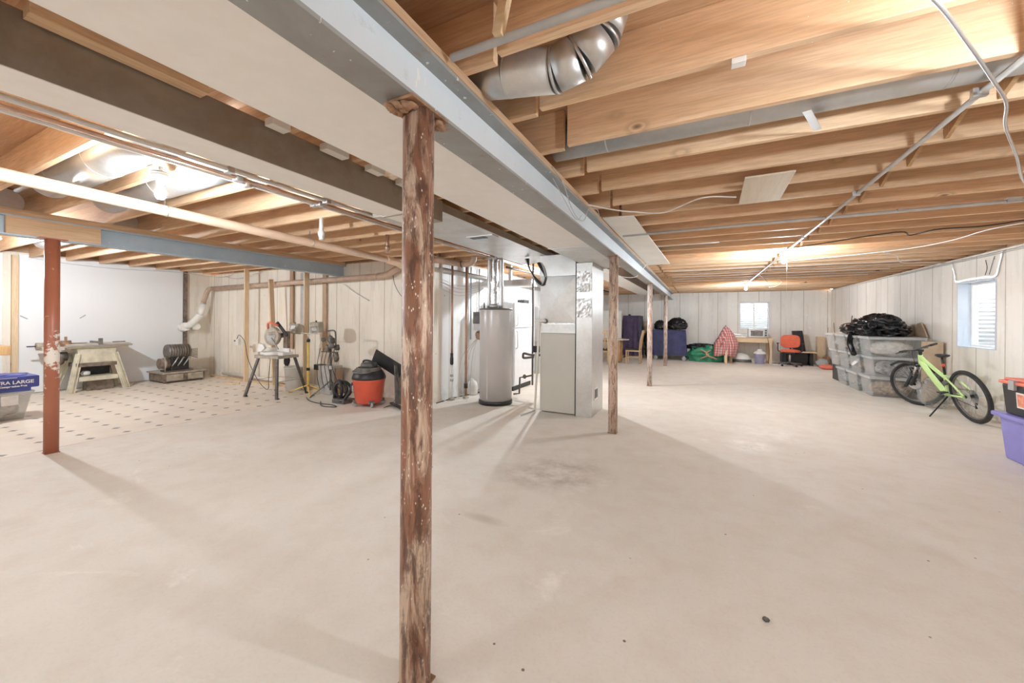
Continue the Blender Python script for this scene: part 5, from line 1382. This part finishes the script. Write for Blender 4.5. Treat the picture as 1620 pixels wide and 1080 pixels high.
for z in (0,): MB().obox((.40, 0, .50), (.09, .07, .06), (0, .5, 0)).build('rocker_link', M['darkgrey'], t, bevel=.006)
# fork, steered
def rs(p):
    x, y, z = p; dx = x-.93; c, s = math.cos(ST), math.sin(ST); return (.93+dx*c-y*s, dx*s+y*c, z)
for s in (-1, 1):
    MB().tube([rs((.93, s*.062, .72)), rs((1.03, s*.062, .54))], .017, 12).build('stanchion', M['chrome'], t)
    MB().tube([rs((1.02, s*.062, .585)), rs((1.13, s*.062, .40)), rs((1.165, s*.062, .355))], .024, 12).build('fork_leg', M['black'], t)
MB().bar(rs((.93, -.08, .70)), rs((.93, .08, .70)), .05, .04).build('fork_crown', M['black'], t, bevel=.006)
MB().tube(smooth([rs((1.03, -.06, .60)), rs((1.07, 0, .66)), rs((1.03, .06, .60))], 6), .014, 8).build('fork_arch', M['black'], t)
MB().tube(smooth([rs((1.02, 0, .72)), rs((1.20, 0, .76)), rs((1.34, 0, .70))], 6), [.02]*13, 8).build('mudguard', M['black'], t)
MB().cyl((.865, 0, .88), (.85, 0, .93), .022, n=14).build('steerer', M['black'], t)
MB().bar(rs((.85, 0, .935)), rs((.915, 0, .955)), .04, .035).build('stem', M['black'], t, bevel=.005)
MB().tube(smooth([rs((.90, -.39, 0.985)), rs((.92, -.20, 0.975)), rs((.94, -.06, 0.952)), rs((.94, .06, 0.952)), rs((.92, .20, 0.975)), rs((.90, .39, 0.985))], 6), .014, 12).build('handlebar', M['black'], t)
for s in (-1, 1):
    MB().tube([rs((.905, s*.27, 0.980)), rs((.90, s*.40, 0.986))], .018, 12).build('grip', M['rubber'], t)
    MB().tube(smooth([rs((.92, s*.22, 0.972)), rs((.99, s*.24, 0.960)), rs((1.0, s*.34, 0.955))], 5), .007, 8).build('brake_lever', M['black'], t)
    MB().obox(rs((.93, s*.20, 0.962)), (.04, .05, .035)).build('shifter', M['darkgrey'], t, bevel=.004)
MB().tube(smooth([rs((.96, -.15, 0.960)), rs((1.06, -.10, 0.900)), rs((1.03, -.06, .66)), rs((1.08, -.07, .5))], 6), .004, 6).build('brake_hose', M['black'], t)
# seat
MB().cyl((.40, 0, .60), (.375, 0, .89), .015, n=12).build('seat_post', M['black'], t)
MB().cyl((.388, 0, .74), (.384, 0, .785), .021, n=14).build('rear_light', M['red'], t)
m = MB(); m.blob((.38, 0, .905), (.135, .065, .026), .0, 2, 1, 30, 14)
m.v = [(x, y*(1.15 if x < .34 else max(.35, 1-(x-.34)*4)), z + (.012 if x < .28 else 0)) for x, y, z in m.v]
m.build('saddle', M['black'], t)
# drivetrain
MB().torus((.43, -.055, .33), .075, .006, 'y', 32, 6).build('chainring', M['darkgrey'], t)
MB().bar((.43, -.075, .33), (.57, -.085, .27), .028, .014).build('crank', M['black'], t, bevel=.003)
MB().bar((.43, .075, .33), (.29, .085, .39), .028, .014).build('crank', M['black'], t, bevel=.003)
MB().obox((.57, -.13, .27), (.09, .09, .018)).build('pedal', M['black'], t, bevel=.003)
MB().obox((.29, .13, .39), (.09, .09, .018)).build('pedal', M['black'], t, bevel=.003)
MB().lathe([(.09, 0), (.075, .012), (.05, .03), (.03, .035)], n=26).xf(Matrix.Translation((0, -.035, WR)) @ Matrix.Rotation(PI/2, 4, 'X')).build('cassette', M['steel'], t)
MB().tube([(.43, -.055, .405), (.0, -.055, .44)], .005, 6).build('chain', M['iron'], t)
MB().tube([(.43, -.055, .255), (.05, -.055, .20), (.02, -.055, .27)], .005, 6).build('chain', M['iron'], t)
MB().bar((.0, -.06, .34), (.05, -.06, .18), .02, .02).build('derailleur', M['black'], t, bevel=.003)
MB().tube([(.34, .06, .31), (.225, .36, .083), (.22, .37, .078)], .009, 8).build('kickstand', M['black'], t)

# ================================================================= VIOLET AND RED-LIDDED BINS (right edge)
t = thing('storage_bin', 'violet blue plastic storage bin on the floor at the right edge', 'bin', (3.08, 5.28, 0))
MB().taper(-.30, .30, -.42, .50, 0, .44, .08, .10).build('bin_body', M['purple'], t, bevel=.02)
MB().box(-.335, .335, -.46, .55, .42, .465).build('rim', M['purple'], t, bevel=.012)
for y in (-.25, .08): MB().taper(-.318, -.28, y-.06, y+.06, .02, .42, .1, .0).build('rib', M['purple'], t, bevel=.01)
t = thing('storage_bin', 'black storage bin with coral red lid on top of the violet bin', 'bin', (3.10, 5.26, .467))
MB().taper(-.325, .31, -.40, .47, 0, .30, .05, .06).build('bin_body', M['black'], t, bevel=.015)
MB().box(-.335, .335, -.47, .50, .30, .335).build('lid', M['redlid'], t, bevel=.012)
MB().box(-.31, .31, -.44, .47, .335, .36).build('lid_top', M['redlid'], t, bevel=.01)
MB().box(-.345, -.30, .26, .34, .25, .345).build('latch', M['grey'], t, bevel=.004)
s = MB().obox((-.320, .20, .16), (.004, .13, .15), (0, -.063, 0)).build('label_sticker', M['cream'], t)
MB().obox((-.3225, .20, .16), (.003, .10, .12), (0, -.063, 0)).build('label_print', M['orangelabel'], s)
# stray bits on the floor
MB().blob((.28, 2.09, .008), (.014, .012, .010), .3, 3, 5, 14, 8).build('pebble', M['iron'], label='small dark pebble lying on the bare floor at the lower right', cat='pebble')
